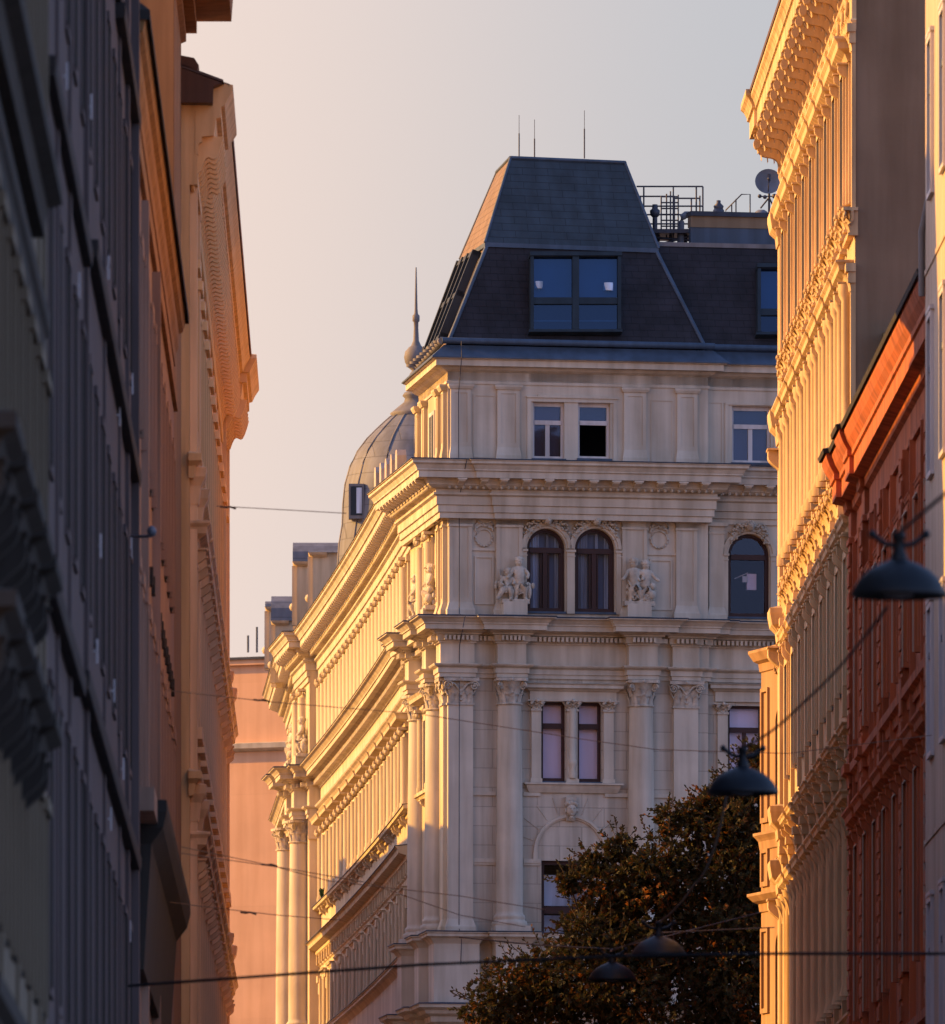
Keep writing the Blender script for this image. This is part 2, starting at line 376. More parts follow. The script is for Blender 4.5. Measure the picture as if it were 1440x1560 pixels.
# columns on side pavilion
def wallpt(dist):                                     # point on pavilion wall at distance from the corner
    a = Vector(side_path[-1]); b = Vector(side_path[-2]); return a+(b-a).normalized()*dist
colA, colB = 2.0, 5.6
blocks = [(SC-.62, SC, .22), (SC, sF(719), .16), (sF(755), sF(796), .30), (sF(955), sF(996), .30), (sF(1024), sF(1062), .14),
          (SC-colA-.36, SC-colA+.36, .30), (SC-colB-.36, SC-colB+.36, .30)]
far_blocks = [(S_FAR1-1.9, S_FAR1-.9, .35), (S_FAR0+.3, S_FAR0+1.1, .35)]
rail = blocks+far_blocks
p_blk, _ = ressaut(path, rail)
# merge corner: same offset both sides is needed for a clean mitre
blocks2 = [(SC-.62, sF(719), .17)]+blocks[2:]+far_blocks
p_blk, _ = ressaut(path, blocks2)
p_soft, _ = ressaut(path, [(SPV+.06, sF(753), .16), (sF(753), UR+SC-.02, .24), (SPV-1.2, SPV-.6, .0)])
# --- main cornice (below the attic)
bed = [(-.05, Z(790)), (.05, Z(790)), (.05, Z(782)), (.09, Z(781)), (.09, Z(771)), (.13, Z(770)), (.13, Z(757.5)), (.20, Z(755)), (.20, Z(752)), (.15, Z(751.5)), (.15, Z(747)), (.26, Z(745)), (.34, Z(741)), (.34, Z(739)), (.40, Z(731.5)), (-.05, Z(731.5))]
top = [(-.05, Z(731.5)), (.60, Z(731.5)), (.60, Z(722)), (.64, Z(721)), (.64, Z(719)), (.69, Z(713)), (.75, Z(710.5)), (.75, Z(706.5)), (.78, Z(706)), (.78, Z(704)), (-.05, Z(700))]
mb = MB(); mb.sweep(p_soft, bed); mb.sweep(p_soft, top); cor = mb.build('main_cornice', SM, main)
mb = MB(); mb.sweep(p_soft, [(-.05, Z(699.5)), (.79, Z(703.2)), (.80, Z(704.5)), (.79, Z(705)), (-.05, Z(702))]); mb.build('sheet', 'flashing', cor)
# brackets: little scrolled consoles along the cornice
def along(pth, s):
    acc = 0
    for i in range(len(pth)-1):
        a = Vector(pth[i]); b = Vector(pth[i+1]); l = (b-a).length
        if acc+l >= s: 
            d = (b-a).normalized(); return a+d*(s-acc), d
        acc += l
    return Vector(pth[-1]), (Vector(pth[-1])-Vector(pth[-2])).normalized()
def console(w, dep, h):
    m = MB(); n = 8
    prf = [(0, 0), (-dep, 0), (-dep, -h*.35)]+[(-dep+dep*.5*(1-cos(pi*i/n)), -h*.35-h*.65*(i/n)) for i in range(n+1)]
    m.extrude([(-w/2, y, z) for y, z in prf], (w, 0, 0))
    m.box(-w*.72, w*.72, -dep-.02, 0, -.035, .0)
    return m
conm = console(.15, .20, .15).mesh('bracket', SM); tot = 0
for i in range(len(p_soft)-1): tot += (Vector(p_soft[i+1])-Vector(p_soft[i])).length
s = 1.0
while s < tot-1:
    p, d = along(p_soft, s); n = Vector((d.y, -d.x)); q = p+n*.38
    link('bracket', conm, cor, (q.x, q.y, Z(732)), atan2(d.y, d.x))
    s += .62 if s < SC-.3 else .525
mb = MB(); s = .5
while s < tot-1:                                      # egg-and-dart course
    p, d = along(p_soft, s); n = Vector((d.y, -d.x)); q = p+n*.30; mb.ball((q.x, q.y, Z(744.5)), .045, 5); s += .16
tag(mb.build('egg_moulding', SM, cor), kind='stuff')
# --- middle cornice with dentils
mid1 = [(-.05, Z(980)), (.06, Z(980)), (.06, Z(978)), (.10, Z(977)), (.10, Z(968)), (.16, Z(967)), (.16, Z(965)), (.26, Z(962)), (.26, Z(960)), (-.05, Z(960))]
mid2 = [(-.05, Z(961)), (.42, Z(961)), (.42, Z(953.5)), (.45, Z(953)), (.45, Z(951)), (.52, Z(946)), (.56, Z(944)), (.60, Z(943.5)), (.60, Z(941)), (-.05, Z(937))]
mb = MB(); mb.sweep(p_blk, mid1); mb.sweep(p_blk, mid2)
tot2 = sum((Vector(p_blk[i+1])-Vector(p_blk[i])).length for i in range(len(p_blk)-1))
for i in range(len(p_blk)-1):
    a = Vector(p_blk[i]); b = Vector(p_blk[i+1]); l = (b-a).length; d = (b-a)/max(l, 1e-6); n = Vector((d.y, -d.x))
    if l < .25: continue
    k = int(l/.105); 
    for j in range(k):
        q = a+d*(.05+(l-.05)*(j+.1)/k)+n*.16; r = atan2(d.y, d.x)
        m = MB(); m.box(-.028, .028, -.07, .07, 0, .105); mb.join(m, Matrix.Translation((q.x, q.y, Z(976))) @ Matrix.Rotation(r, 4, 'Z'))
midc = mb.build('middle_cornice', SM, main)
mb = MB(); mb.sweep(p_blk, [(-.05, Z(936.5)), (.605, Z(939.8)), (.62, Z(941.5)), (.605, Z(942)), (-.05, Z(938))]); mb.build('sheet', 'flashing', midc)
# architrave of the giant order + frieze blocks
mb = MB(); mb.sweep(p_blk, [(-.05, Z(1032)), (.05, Z(1032)), (.05, Z(1026)), (.08, Z(1025.5)), (.08, Z(1018)), (.16, Z(1015)), (.18, Z(1013)), (.18, Z(1012)), (.02, Z(1011)), (.02, Z(979)), (-.05, Z(979))])
mb.build('architrave', SM, main)
# pedestal courses
ped, _ = ressaut(path, [(q[0]-.07, q[1]+.07, q[2]+.16) if q[1] != SC else q for q in blocks2])
mb = MB(); mb.sweep(ped, [(-.05, Z(1532)), (.03, Z(1532)), (.03, Z(1439)), (.06, Z(1436)), (.12, Z(1431)), (.20, Z(1428)), (.20, Z(1424)), (.23, Z(1423)), (.23, Z(1420.5)), (-.05, Z(1419))])
mb.sweep(ped, [(-.05, Z(1630)), (.0, Z(1630)), (.0, Z(1562)), (.10, Z(1558)), (.12, Z(1550)), (.24, Z(1546)), (.28, Z(1541)), (.40, Z(1537)), (.42, Z(1531)), (-.05, Z(1528))])
pd = mb.build('pedestal', SM, main)
mb = MB(); mb.sweep(ped, [(-.05, Z(1418.5)), (.235, Z(1419.6)), (.25, Z(1421)), (.235, Z(1421.5)), (-.05, Z(1420))]); mb.sweep(ped, [(-.05, Z(1527.5)), (.425, Z(1530.3)), (.44, Z(1532)), (-.05, Z(1529))]); mb.build('sheet', 'flashing', pd)
# --- capitals, columns, pilasters
def volute(r=.1):
    m = MB(); pts = []
    for i in range(26):
        a = i/25*2*pi*1.7; rr = r*(1-.75*i/25); pts.append((rr*cos(a), 0, rr*sin(a)))
    m.tube(pts, .020, 5); m.ball((0, 0, 0), .03, 6); return m
def leaf(w, h, out):
    m = MB(); n = 5; vs = []
    for i in range(n+1):
        t = i/n; ww = w*.5*(1-.55*t*t); y = -out*t**2.2; z = h*t-(.06*h if i == n else 0)
        vs += [(-ww, y, z), (0, y-.028, z+.01), (ww, y, z)]
    m.add(vs, [(3*i+j, 3*i+j+1, 3*i+4+j, 3*i+3+j) for i in range(n) for j in (0, 1)], True); return m
def round_capital(r, h):
    m = MB()
    m.lathe([(r, -.05), (r*1.12, -.03), (r*1.12, 0), (r*.96, .01), (r*.98, h*.5), (r*1.12, h*.8), (r*1.3, h*.88)], n=20)
    for k in range(8):
        a = 2*pi*k/8; l = leaf(r*.62, h*.42, .07)
        m.join(l, Matrix.Rotation(a, 4, 'Z') @ Matrix.Translation((0, -r*.97, 0)))
        l = leaf(r*.55, h*.35, .09); m.join(l, Matrix.Rotation(a+pi/8, 4, 'Z') @ Matrix.Translation((0, -r, h*.32)))
    for k in range(4):
        a = pi/4+pi/2*k; v = volute(h*.17)
        m.join(v, Matrix.Rotation(a, 4, 'Z') @ Matrix.Translation((r*1.33, 0, h*.68)))
        m.tube([(r*.8*cos(a), r*.8*sin(a), h*.45), (r*1.1*cos(a), r*1.1*sin(a), h*.7), (r*1.4*cos(a), r*1.4*sin(a), h*.86)], .03, 5)
    for k in range(4):
        a = pi/2*k; m.ball((r*1.12*cos(a), r*1.12*sin(a), h*.93), .05, 6)
    w = r*1.34; ab = []
    for k in range(4):
        a = pi/4+pi/2*k; c0 = Vector((cos(a), sin(a)))*w*1.28; t = Vector((-sin(a), cos(a)))
        ab += [tuple(c0-t*.05), tuple(c0+t*.05)]
        nx = a+pi/4; c1 = Vector((cos(nx), sin(nx)))*w*.86; ab.append(tuple(c1))
    m.extrude([(x, y, h*.88) for x, y in ab], (0, 0, h*.12)); return m
def flat_capital(w, h, d=.12):
    m = MB(); m.box(-w/2, w/2, -d, .05, 0, h*.86); m.box(-w/2-.03, w/2+.03, -d-.03, .05, -.05, 0)
    for row, (n, zz, hh) in enumerate(((4, 0, .42), (3, .30, .36))):
        for k in range(n):
            x = -w/2+w*(k+.5)/n; m.join(leaf(w/n*.95, h*hh, .08), Matrix.Translation((x, -d, h*zz)))
    for sx in (-1, 1):
        v = volute(h*.19); m.join(v, Matrix.Translation((sx*(w/2+.02), -d-.09, h*.68)))
        m.tube([(0, -d-.02, h*.45), (sx*w*.25, -d-.05, h*.75), (sx*w*.5, -d-.07, h*.87)], .028, 5)
        m.tube([(sx*w/2, -d, h*.3), (sx*(w/2+.05), -d*.5, h*.5), (sx*(w/2+.1), -d*.6, h*.86)], .03, 5)
    m.ring((0, -d-.02, h*.22), .06, .02, 10); m.ball((0, -d-.1, h*.93), .05, 6)
    m.extrude([(-w/2-.12, -d-.12, h*.87), (w/2+.12, -d-.12, h*.87), (w/2+.06, .05, h*.87), (-w/2-.06, .05, h*.87)], (0, 0, h*.13)); return m
ZB, ZC, ZT = Z(1420), Z(1071), Z(1033)
def col_mesh(r):
    m = MB(); H = ZC-ZB
    m.box(-r*1.32, r*1.32, -r*1.32, r*1.32, 0, .14)
    m.lathe([(r*1.28, .14), (r*1.34, .19), (r*1.28, .25), (r*1.14, .27), (r*1.14, .30), (r*1.2, .34), (r*1.12, .39), (r*1.03, .41), (r, .48), (r*1.0, H*.35), (r*.965, H*.6), (r*.88, H-.03)], n=24)
    return m
CR = .31
csh = col_mesh(CR).mesh('column', SM); ccap = round_capital(CR*.9, ZT-ZC).mesh('capital', 'carving')
for x, y in [(U(774.5), -.12), (U(975), -.12), tuple(wallpt(colA)), tuple(wallpt(colB)), W2L(-4.63, 352.2), W2L(-5.02, 355.6)]:
    c = link('column', csh, main, (x, y, ZB), 0 if y < 0 else .1); link('capital', ccap, c, (0, 0, ZC-ZB))
def pil(name, w, d, z0, z1, material, base=True, panel=True, basew=.06):
    m = MB(); b = .0
    if base: m.sweep([(-w/2, 0), (-w/2, -d), (w/2, -d), (w/2, 0)], [(-.01, z0), (basew, z0), (basew, z0+.12), (basew*.7, z0+.16), (basew*.3, z0+.24), (0, z0+.3), (-.01, z0+.3)]); b = .3
    if panel:
        e = .09; m.box(-w/2, w/2, -d+.02, .02, z0+b, z1)
        m.box(-w/2, -w/2+e, -d, -d+.02, z0+b, z1); m.box(w/2-e, w/2, -d, -d+.02, z0+b, z1)
        m.box(-w/2+e, w/2-e, -d, -d+.02, z1-.12, z1); m.box(-w/2+e, w/2-e, -d, -d+.02, z0+b, z0+b+.1)
    else: m.box(-w/2, w/2, -d, .02, z0+b, z1)
    return m.build(name, material, main)
def P_at(o, x, y, rz=0): o.location = (x, y, 0); o.rotation_euler = (0, 0, rz); return o
# giant order pilasters (corner, right of bay)
for a, b in ((681, 719), (1025, 1062)):
    w = U(b)-U(a); o = P_at(pil('pilaster', w, .13, ZB, ZC, SM, True, False), (U(a)+U(b))/2, 0)
    flat_capital(w, ZT-ZC, .13).build('capital', 'carving', o, (0, 0, ZC))
sd = (Vector(side_path[-1])-Vector(side_path[-2])).normalized(); srz = atan2(sd.y, sd.x)
q = wallpt(.32); o = P_at(pil('pilaster', .6, .10, ZB, ZC, SS, True, False), q.x, q.y, srz); flat_capital(.6, ZT-ZC, .10).build('capital', 'carving', o, (0, 0, ZC))
# upper order: stepped caps
def cap_steps(w, d, z0, z1):
    m = MB(); m.sweep([(-w/2, .02), (-w/2, -d), (w/2, -d), (w/2, .02)], [(-.01, z0), (.02, z0), (.02, z0+.05), (.0, z0+.06), (.0, z0+.16), (.03, z0+.18), (.07, z0+.26), (.07, z1), (-.01, z1)]); return m
for a, b, wy in ((683, 718, 0), (755, 795, 0), (947, 985, 0), (1029, 1061, 0)):
    w = U(b)-U(a); u = (U(a)+U(b))/2; o = P_at(pil('pilaster', w, .10, Z(937), Z(791), SM, True, True), u, wy)
    cap_steps(w, .10, Z(802), Z(790)).build('capital', SM, o)
for dist in (.32, 1.3):
    q = wallpt(dist); o = P_at(pil('pilaster', .45, .10, Z(937), Z(791), SS, True, True), q.x, q.y, srz); cap_steps(.45, .10, Z(802), Z(790)).build('capital', SS, o)
o = P_at(pil('pilaster', U(1106)-U(1083), .08, Z(937), Z(802), SM, True, False), U(1094.5), .22); cap_steps(U(1106)-U(1083), .08, Z(805), Z(793)).build('capital', SM, o)
# attic pilasters
for a, b in ((686, 717), (757, 791), (950, 984), (1031, 1062)):
    w = U(b)-U(a); u = (U(a)+U(b))/2; o = P_at(pil('attic_pilaster', w, .07, Z(700), Z(590), SM, True, True, .03), u, 0)
    m = MB(); m.sweep([(-w/2, .02), (-w/2, -.07), (w/2, -.07), (w/2, .02)], [(-.01, Z(592)), (.03, Z(592)), (.06, Z(588)), (.06, Z(585)), (-.01, Z(585))]); m.build('capital', SM, o)
for dist in (.35, 1.5, 4.3, 5.7):
    q = wallpt(dist); o = P_at(pil('attic_pilaster', .42, .09, Z(700), Z(590), SS, True, True, .03), q.x, q.y, srz)
    m = MB(); m.sweep([(-.21, .02), (-.21, -.09), (.21, -.09), (.21, .02)], [(-.01, Z(594)), (.04, Z(594)), (.09, Z(588)), (.09, Z(585)), (-.01, Z(585))]); m.build('capital', SS, o)
# attic wall on the pavilion side and its far end
bk = tuple(wallpt(6.0)); mb = MB()
mb.quad((0,0,Z(705)), (*bk, Z(705)), (*bk, Z(545)), (0,0,Z(545)))
mb.quad((*bk, Z(705)), (bk[0]+7, bk[1], Z(705)), (bk[0]+7, bk[1], Z(545)), (*bk, Z(545)))
mb.build('attic_side_wall', SS, main)
q = wallpt(2.9); m = MB(); m.box(-.55, .55, -.05, .05, Z(690), Z(610)); fr = m.build('attic_window', 'white_frame', main, (q.x, q.y, 0), srz)
m = MB(); m.box(-.42, -.06, -.055, .06, Z(684), Z(616)); m.box(.06, .42, -.055, .06, Z(684), Z(616)); m.build('pane', 'dark_frame', fr)
# --- attic cornice + gutter + blue sheet
att = [bk, (0, 0), (UR, 0), (UR, .22), (U(1500), .22)]
mb = MB(); mb.sweep(att, [(-.05, Z(584)), (.03, Z(584)), (.03, Z(580)), (-.0, Z(579)), (.0, Z(566)), (.10, Z(563)), (.16, Z(559)), (.30, Z(558)), (.30, Z(549)), (.36, Z(548)), (.36, Z(546)), (-.05, Z(546))])
ac = mb.build('attic_cornice', SM, main)
mb = MB(); mb.sweep(att, [(-.05, Z(547)), (.40, Z(547)), (.40, Z(545)), (.10, Z(526)), (-.05, Z(526))]); mb.build('sheet', 'metal_blue', ac)
mb = MB(); mb.tube([(bk[0], bk[1], Z(520)), (-.18, -.2, Z(520)), ], .085, 10); mb.build('side_gutter', 'zinc_plain', main)
mb = MB(); mb.tube([(-.18, -.2, Z(520)), (UR+.1, -.2, Z(520)), (UR+.12, .02, Z(520)), (U(1490), .02, Z(520))], .075, 10); mb.build('gutter', 'metal_blue', main)
mb = MB()
for k in range(9):
    q = wallpt(.2+k*.7); nn = Vector((sd.y, -sd.x)); mb.lathe([(.11, -.03), (.11, .03)], (q.x+nn.x*.2, q.y+nn.y*.2, Z(520)), 8)
mb.build('gutter_clips', 'zinc_plain', main)
# --- attic windows
def cross_window(r, y, name, frame_m, panes, tr=.33, open_right=False, fw=.06):
    a, b, c, d = r; m = MB(); zt = d-(d-c)*tr; y0, y1 = y+.12, y+.2
    m.box(a, a+fw, y0, y1, c, d); m.box(b-fw, b, y0, y1, c, d); m.box(a+fw, b-fw, y0, y1, d-fw*1.6, d); m.box(a+fw, b-fw, y0, y1, c, c+fw)
    m.box(a+fw, b-fw, y0-.02, y1, zt-.06, zt+.04)
    if not open_right: m.box((a+b)/2-.05, (a+b)/2+.05, y0, y1, c+fw, zt-.06)
    f = m.build(name, frame_m, main)
    for (x0, x1, z0, z1, mt) in panes(a+fw, b-fw, c+fw, d-fw*1.6, zt):
        m = MB(); m.box(x0, x1, y0+.03, y0+.05, z0, z1); m.build('pane', mt, f)
    return f
def blind(f, a, b, c, d, y, mt, name='blind'):
    m = MB(); m.box(a, b, y, y+.02, c, d); m.build(name, mt, f)
for i, r in enumerate(W_att+[W_att3]):
    y = .22 if i == 2 else 0; a, b, c, d = r
    f = cross_window(r, y, 'attic_window', 'white_frame', (lambda a, b, c, d, zt: [(a, b, zt+.04, d, 'glass'), (a, (a+b)/2-.05, c, zt-.06, 'glass'), ((a+b)/2+.05, b, c, zt-.06, 'glass')]) if i != 1 else (lambda a, b, c, d, zt: [(a, b, zt+.04, d, 'glass')]), .35, i == 1)
    zt = d-(d-c)*.35
    blind(f, a+.06, b-.06, zt+.02, d-.05, y+.28, 'blind_mauve' if i == 0 else 'blind_teal')
    if i != 1: blind(f, a+.06, b-.06, c+.06, zt-.02, y+.28, 'blind_mauve')
    m = MB(); m.box(a-.03, b+.03, y-.06, y+.2, c-.05, c-.002); m.build('sill', 'metal_blue', f)
m = MB(); a0, b0 = U(803), U(940); zt = Z(603); zb = Z(699)
for x0, x1, z0, z1, dd in ((a0, a0+.09, zb, zt, .03), (b0-.09, b0, zb, zt, .03), (a0+.09, b0-.09, zt-.09, zt, .03), (a0-.02, b0+.02, zt, zt+.035, .06), (a0+.25, b0-.25, zt+.035, zt+.07, .04)): m.box(x0, x1, -dd, .01, z0, z1)
m.build('window_surround', SM, main); m = MB(); a1, b1 = U(1108), U(1188)
for x0, x1, z0, z1, dd in ((a1, a1+.08, zb, zt-.05, .03), (b1-.08, b1, zb, zt-.05, .03), (a1, b1, zt-.05, zt, .04)): m.box(x0, x1, .22-dd, .23, z0, z1)
m.build('window_surround', SM, main)
# recessed panels of the upper storeys (thin raised borders)
def border(x0, x1, z0, z1, y, w=.03, d=.018):
    m = MB(); m.box(x0, x1, y-d, y+.01, z1-w, z1); m.box(x0, x1, y-d, y+.01, z0, z0+w); m.box(x0, x0+w, y-d, y+.01, z0+w, z1-w); m.box(x1-w, x1, y-d, y+.01, z0+w, z1-w); m.build('wall_panel', SM, main)
border(U(721), U(755), Z(696), Z(600), 0); border(U(992), U(1026), Z(697), Z(602), 0); border(U(1068), U(1105), Z(697), Z(602), .22)
border(U(723), U(752), Z(920), Z(846), 0, .04, .03); border(U(990), U(1024), Z(924), Z(846), 0, .04, .03)
for q in ((U(718), U(755), -.04, .01, Z(838), Z(834)), (U(986), U(1029), -.04, .01, Z(840), Z(836)), (U(1062), U(1083), .18, .23, Z(842), Z(838))): m = MB(); m.box(*q); m.build('wall_band', SM, main)
# --- upper arched windows
def arched(r, y, curtains):
    a, b, c, d = r; rad = (b-a)/2; xc = (a+b)/2; zs = d-rad; m = MB(); fw = .085; y0, y1 = y+.10, y+.2
    arch_band(m, xc, zs, rad-fw, rad+.005, y0, y1)
    m.box(a, a+fw, y0, y1, c, zs-.0); m.box(b-fw, b, y0, y1, c, zs); m.box(a+fw, b-fw, y0, y1, c, c+fw)
    m.box(a-.0+fw, b-fw, y0-.03, y1, zs-.10, zs+.02)
    if curtains != 'open':
        m.box(xc-.055, xc+.055, y0-.01, y1, c+fw, zs-.10)
        for q in (a+fw, b-fw-.03, xc-.105, xc+.075): m.box(q, q+.03, y0+.02, y1, c+fw, zs-.10)
    f = m.build('arched_window', 'wood_frame', main)
    m = MB(); n = 16; m.poly([(xc+(rad-fw)*cos(pi*i/n), y0+.04, zs+.02+(rad-fw)*sin(pi*i/n)*.97) for i in range(n+1)]); m.build('fanlight', 'glass', f, fix=False)
    m = MB(); m.quad((a+fw, y0+.04, c+fw), (b-fw, y0+.04, c+fw), (b-fw, y0+.04, zs-.1), (a+fw, y0+.04, zs-.1)); m.build('pane', 'glass' if curtains != 'open' else 'glass_clear', f, fix=False)
    if curtains != 'open':
        m = MB(); m.quad((a+fw, y+.30, c), (b-fw, y+.30, c), (b-fw, y+.30, d), (a+fw, y+.30, d)); m.build('sheer', 'sheer', f, fix=False)
        m = MB(); k = 40; x0, x1 = a+fw, b-fw
        vs = []
        for i in range(k+1):
            x = x0+(x1-x0)*i/k; yy = y+.25+.018*sin(i*1.9)+.012*sin(i*.7)
            vs += [(x, yy, c+.05), (x, yy, d)]
        m.add(vs, [(2*i, 2*i+2, 2*i+3, 2*i+1) for i in range(k) if i < 14 or 22 < i < 27 or i > 33], True); m.build('curtain', 'curtain', f, fix=False)
    else:
        m = MB(); m.box(xc+.08, xc+.30, y+.5, y+.6, zs-.75, zs-.38); m.build('cabinet', 'curtain_pink', f)
        m = MB(); m.tube([(xc-.22, y+.5, zs-.5), (xc+.1, y+.5, zs-.36)], .012, 6); m.box(xc-.04, xc+.08, y+.45, y+.5, zs-.58, zs-.44); m.build('desk_lamp', 'white_frame', f)
    m = MB(); m.box(a-.02, b+.02, y-.05, y+.2, c-.05, c-.002); m.build('sill', 'metal_blue', f)
    return f
arched(W_up[0], 0, 'c'); arched(W_up[1], 0, 'c'); arched(W_up3, .22, 'open')
for i, r in enumerate(W_up+[W_up3]):
    a, b, c, d = r; rad = (b-a)/2; xc = (a+b)/2; zs = d-rad; y = 0 if i < 2 else .22
    m = MB(); arch_band(m, xc, zs, rad+.01, rad+.16, y-.08, y+.01); m.build('window_arch', SM, main)
for (x0, x1, y) in ((U(795), U(802), 0), (U(863), U(875), 0), (U(938.5), U(946), 0), (U(1106), U(1112), .22), (U(1177), U(1184), .22)):
    m = MB(); m.box(x0, x1, y-.07, y+.02, Z(932), Z(838)); m.box(x0-.02, x1+.02, y-.10, y+.02, Z(838), Z(834.5)); m.box(x0-.01, x1+.01, y-.085, y+.02, Z(845), Z(843)); m.build('impost', SM, main)
# spandrel carving: scrolls, leaves and a keystone head
def spandrel(cx, y, zt, w):
    m = MB(); rnd = random.Random(int(cx*100))
    m.ball((cx, y-.10, zt-.13), .095, 8, sy=.9, sz=1.15); m.ball((cx, y-.17, zt-.14), .03, 6); m.ball((cx-.035, y-.165, zt-.11), .018, 5); m.ball((cx+.035, y-.165, zt-.11), .018, 5)
    m.box(cx-.045, cx+.045, y-.14, y-.08, zt-.205, zt-.185)
    for k in range(7): a = pi*k/6; m.ball((cx+.10*cos(a), y-.08, zt-.11+.10*sin(a)), .04, 5)
    for sgn in (-1, 1):
        for k in range(11):
            t = k/10; x = cx+sgn*(.15+t*(w/2-.2)); z = zt-.08-.20*t*t-.04*sin(k*1.3); m.ball((x, y-.05, z), .055-.02*t, 6, sy=.8, sz=.8)
            m.ball((x+rnd.uniform(-.03, .03), y-.04, z-.07-rnd.random()*.08*(1+t)), .035, 5)
        pts = []
        for k in range(18):
            a = k/17*pi*3; rr = .09*(1-k/22); pts.append((cx+sgn*(.28+rr*cos(a)), y-.05, zt-.13+rr*sin(a)))
        m.tube(pts, .018, 5)
        for k in range(14):
            x = cx+sgn*(w*.36+rnd.random()*w*.13); z = zt-.22-rnd.random()*.30; m.ball((x, y-.02, z), .03, 5)
    return m
for xc, y, py, w in ((U(832), 0, 786, 1.1), (U(906.5), 0, 787, 1.1), (U(1144), .22, 794, .95)):
    spandrel(xc, y, Z(py, xc), w).xf(Matrix.Translation((0, y, 0)) @ Matrix.Diagonal((1, 1.9, 1, 1)) @ Matrix.Translation((0, -y, 0))).build('spandrel_relief', 'carving', main)
def medallion(cx, z):
    m = MB(); m.ring((cx, -.02, z), .19, .016, 24); rnd = random.Random(3)
    for k in range(20):
        a = pi*(k/19); m.ball((cx+.2*cos(a), -.03, z+.17+.11*sin(a)*(.8+.4*rnd.random())), .035, 5)
    for sgn in (-1, 1):
        m.tube([(cx+sgn*.05, -.03, z+.33), (cx+sgn*.16, -.04, z+.38), (cx+sgn*.22, -.03, z+.28), (cx+sgn*.17, -.03, z+.2)], .02, 5)
        for k in range(5): m.ball((cx+sgn*.20*cos(k*.4), -.03, z-.20*sin(k*.4)), .03, 5)
    return m
medallion(U(737), Z(818)).build('medallion', 'carving', main); medallion(U(1004), Z(822, 5)).build('medallion', 'carving', main)
# --- lower windows
for i, r in enumerate(W_lo+[W_lo3]):
    a, b, c, d = r; y = 0 if i < 2 else .22; fw = .065; y0, y1 = y+.12, y+.2; m = MB(); zt = d-(d-c)*.30
    m.box(a, a+fw, y0, y1, c, d); m.box(b-fw, b, y0, y1, c, d); m.box(a+fw, b-fw, y0, y1, d-fw, d); m.box(a+fw, b-fw, y0, y1, c, c+fw*1.2); m.box(a+fw, b-fw, y0-.02, y1, zt-.06, zt+.06)
    if i == 2: m.box((a+b)/2-.04, (a+b)/2+.04, y0, y1, c+fw, zt-.06)
    f = m.build('casement_window', 'wood_frame', main)
    m = MB(); m.quad((a+fw, y0+.03, c+fw), (b-fw, y0+.03, c+fw), (b-fw, y0+.03, d-fw), (a+fw, y0+.03, d-fw)); m.build('pane', 'glass_clear', f, fix=False)
    m = MB(); m.box(a+.02, b-.02, y+.26, y+.28, c+.02, d-.02); m.build('curtain', 'curtain_pink', f)
    m = MB(); m.box(a-.02, b+.02, y-.03, y+.2, c-.05, c-.002); m.build('sill', 'metal_blue', f)
for a, b, y in ((800, 945, 0), (1086, 1200, .22)):
    m = MB(); x0, x1 = U(a), U(b)
    m.sweep([(x0+.12, y+.02), (x0+.12, y-.05), (x1-.12, y-.05), (x1-.12, y+.02)], [(-.02, Z(1068, x0)), (.02, Z(1068, x0)), (.02, Z(1053, x0)), (.06, Z(1052, x0)), (.09, Z(1050, x0)), (.16, Z(1048, x0)), (.16, Z(1043.5, x0)), (.20, Z(1041.5, x0)), (-.02, Z(1039.5, x0))]); m.build('window_hood', SM, main); m = MB()
    m.sweep([(x0+.1, y+.02), (x0+.1, y-.04), (x1-.1, y-.04), (x1-.1, y+.02)], [(-.02, Z(1208, x0)), (.02, Z(1207, x0)), (.07, Z(1201, x0)), (.10, Z(1196, x0)), (.14, Z(1195, x0)), (.14, Z(1192.5, x0)), (-.02, Z(1191.5, x0))]); m.build('window_sill', SM, main)
for a, b in ((719, 755), (797, 823), (921, 956), (996, 1024)):
    m = MB(); m.box(U(a), U(b), -.045, .01, Z(1211), Z(1205)); m.build('upper_string_course', SM, main)
    m = MB(); m.box(U(a), U(b), -.05, .01, Z(1313.5), Z(1307)); m.box(U(a), U(b), -.03, .01, Z(1317), Z(1313.5)); m.build('string_course', SM, main)
for a, b, y in ((809, 823, 0), (863.5, 879, 0), (919, 934, 0), (1096, 1111, .22)):
    w = U(b)-U(a); m = MB(); zz0 = Z(1192, 2); m.box(-w/2-.03, w/2+.03, -.10, .02, zz0, zz0+.09); m.box(-w/2, w/2, -.075, .02, zz0+.09, Z(1080, 2))
    if a == 863.5:
        m.lathe([(.07, zz0+.1), (.09, zz0+.2), (.05, zz0+.32), (.09, zz0+.42), (.10, zz0+.5), (.08, zz0+.52), (.08, Z(1080, 2))], (0, -.09, 0), 12)
    o = m.build('window_pilaster', SM, main, ((U(a)+U(b))/2, y, 0))
    cp = flat_capital(w*.95, .20, .08); cp.build('capital', 'carving', o, (0, 0, Z(1080, 2)))
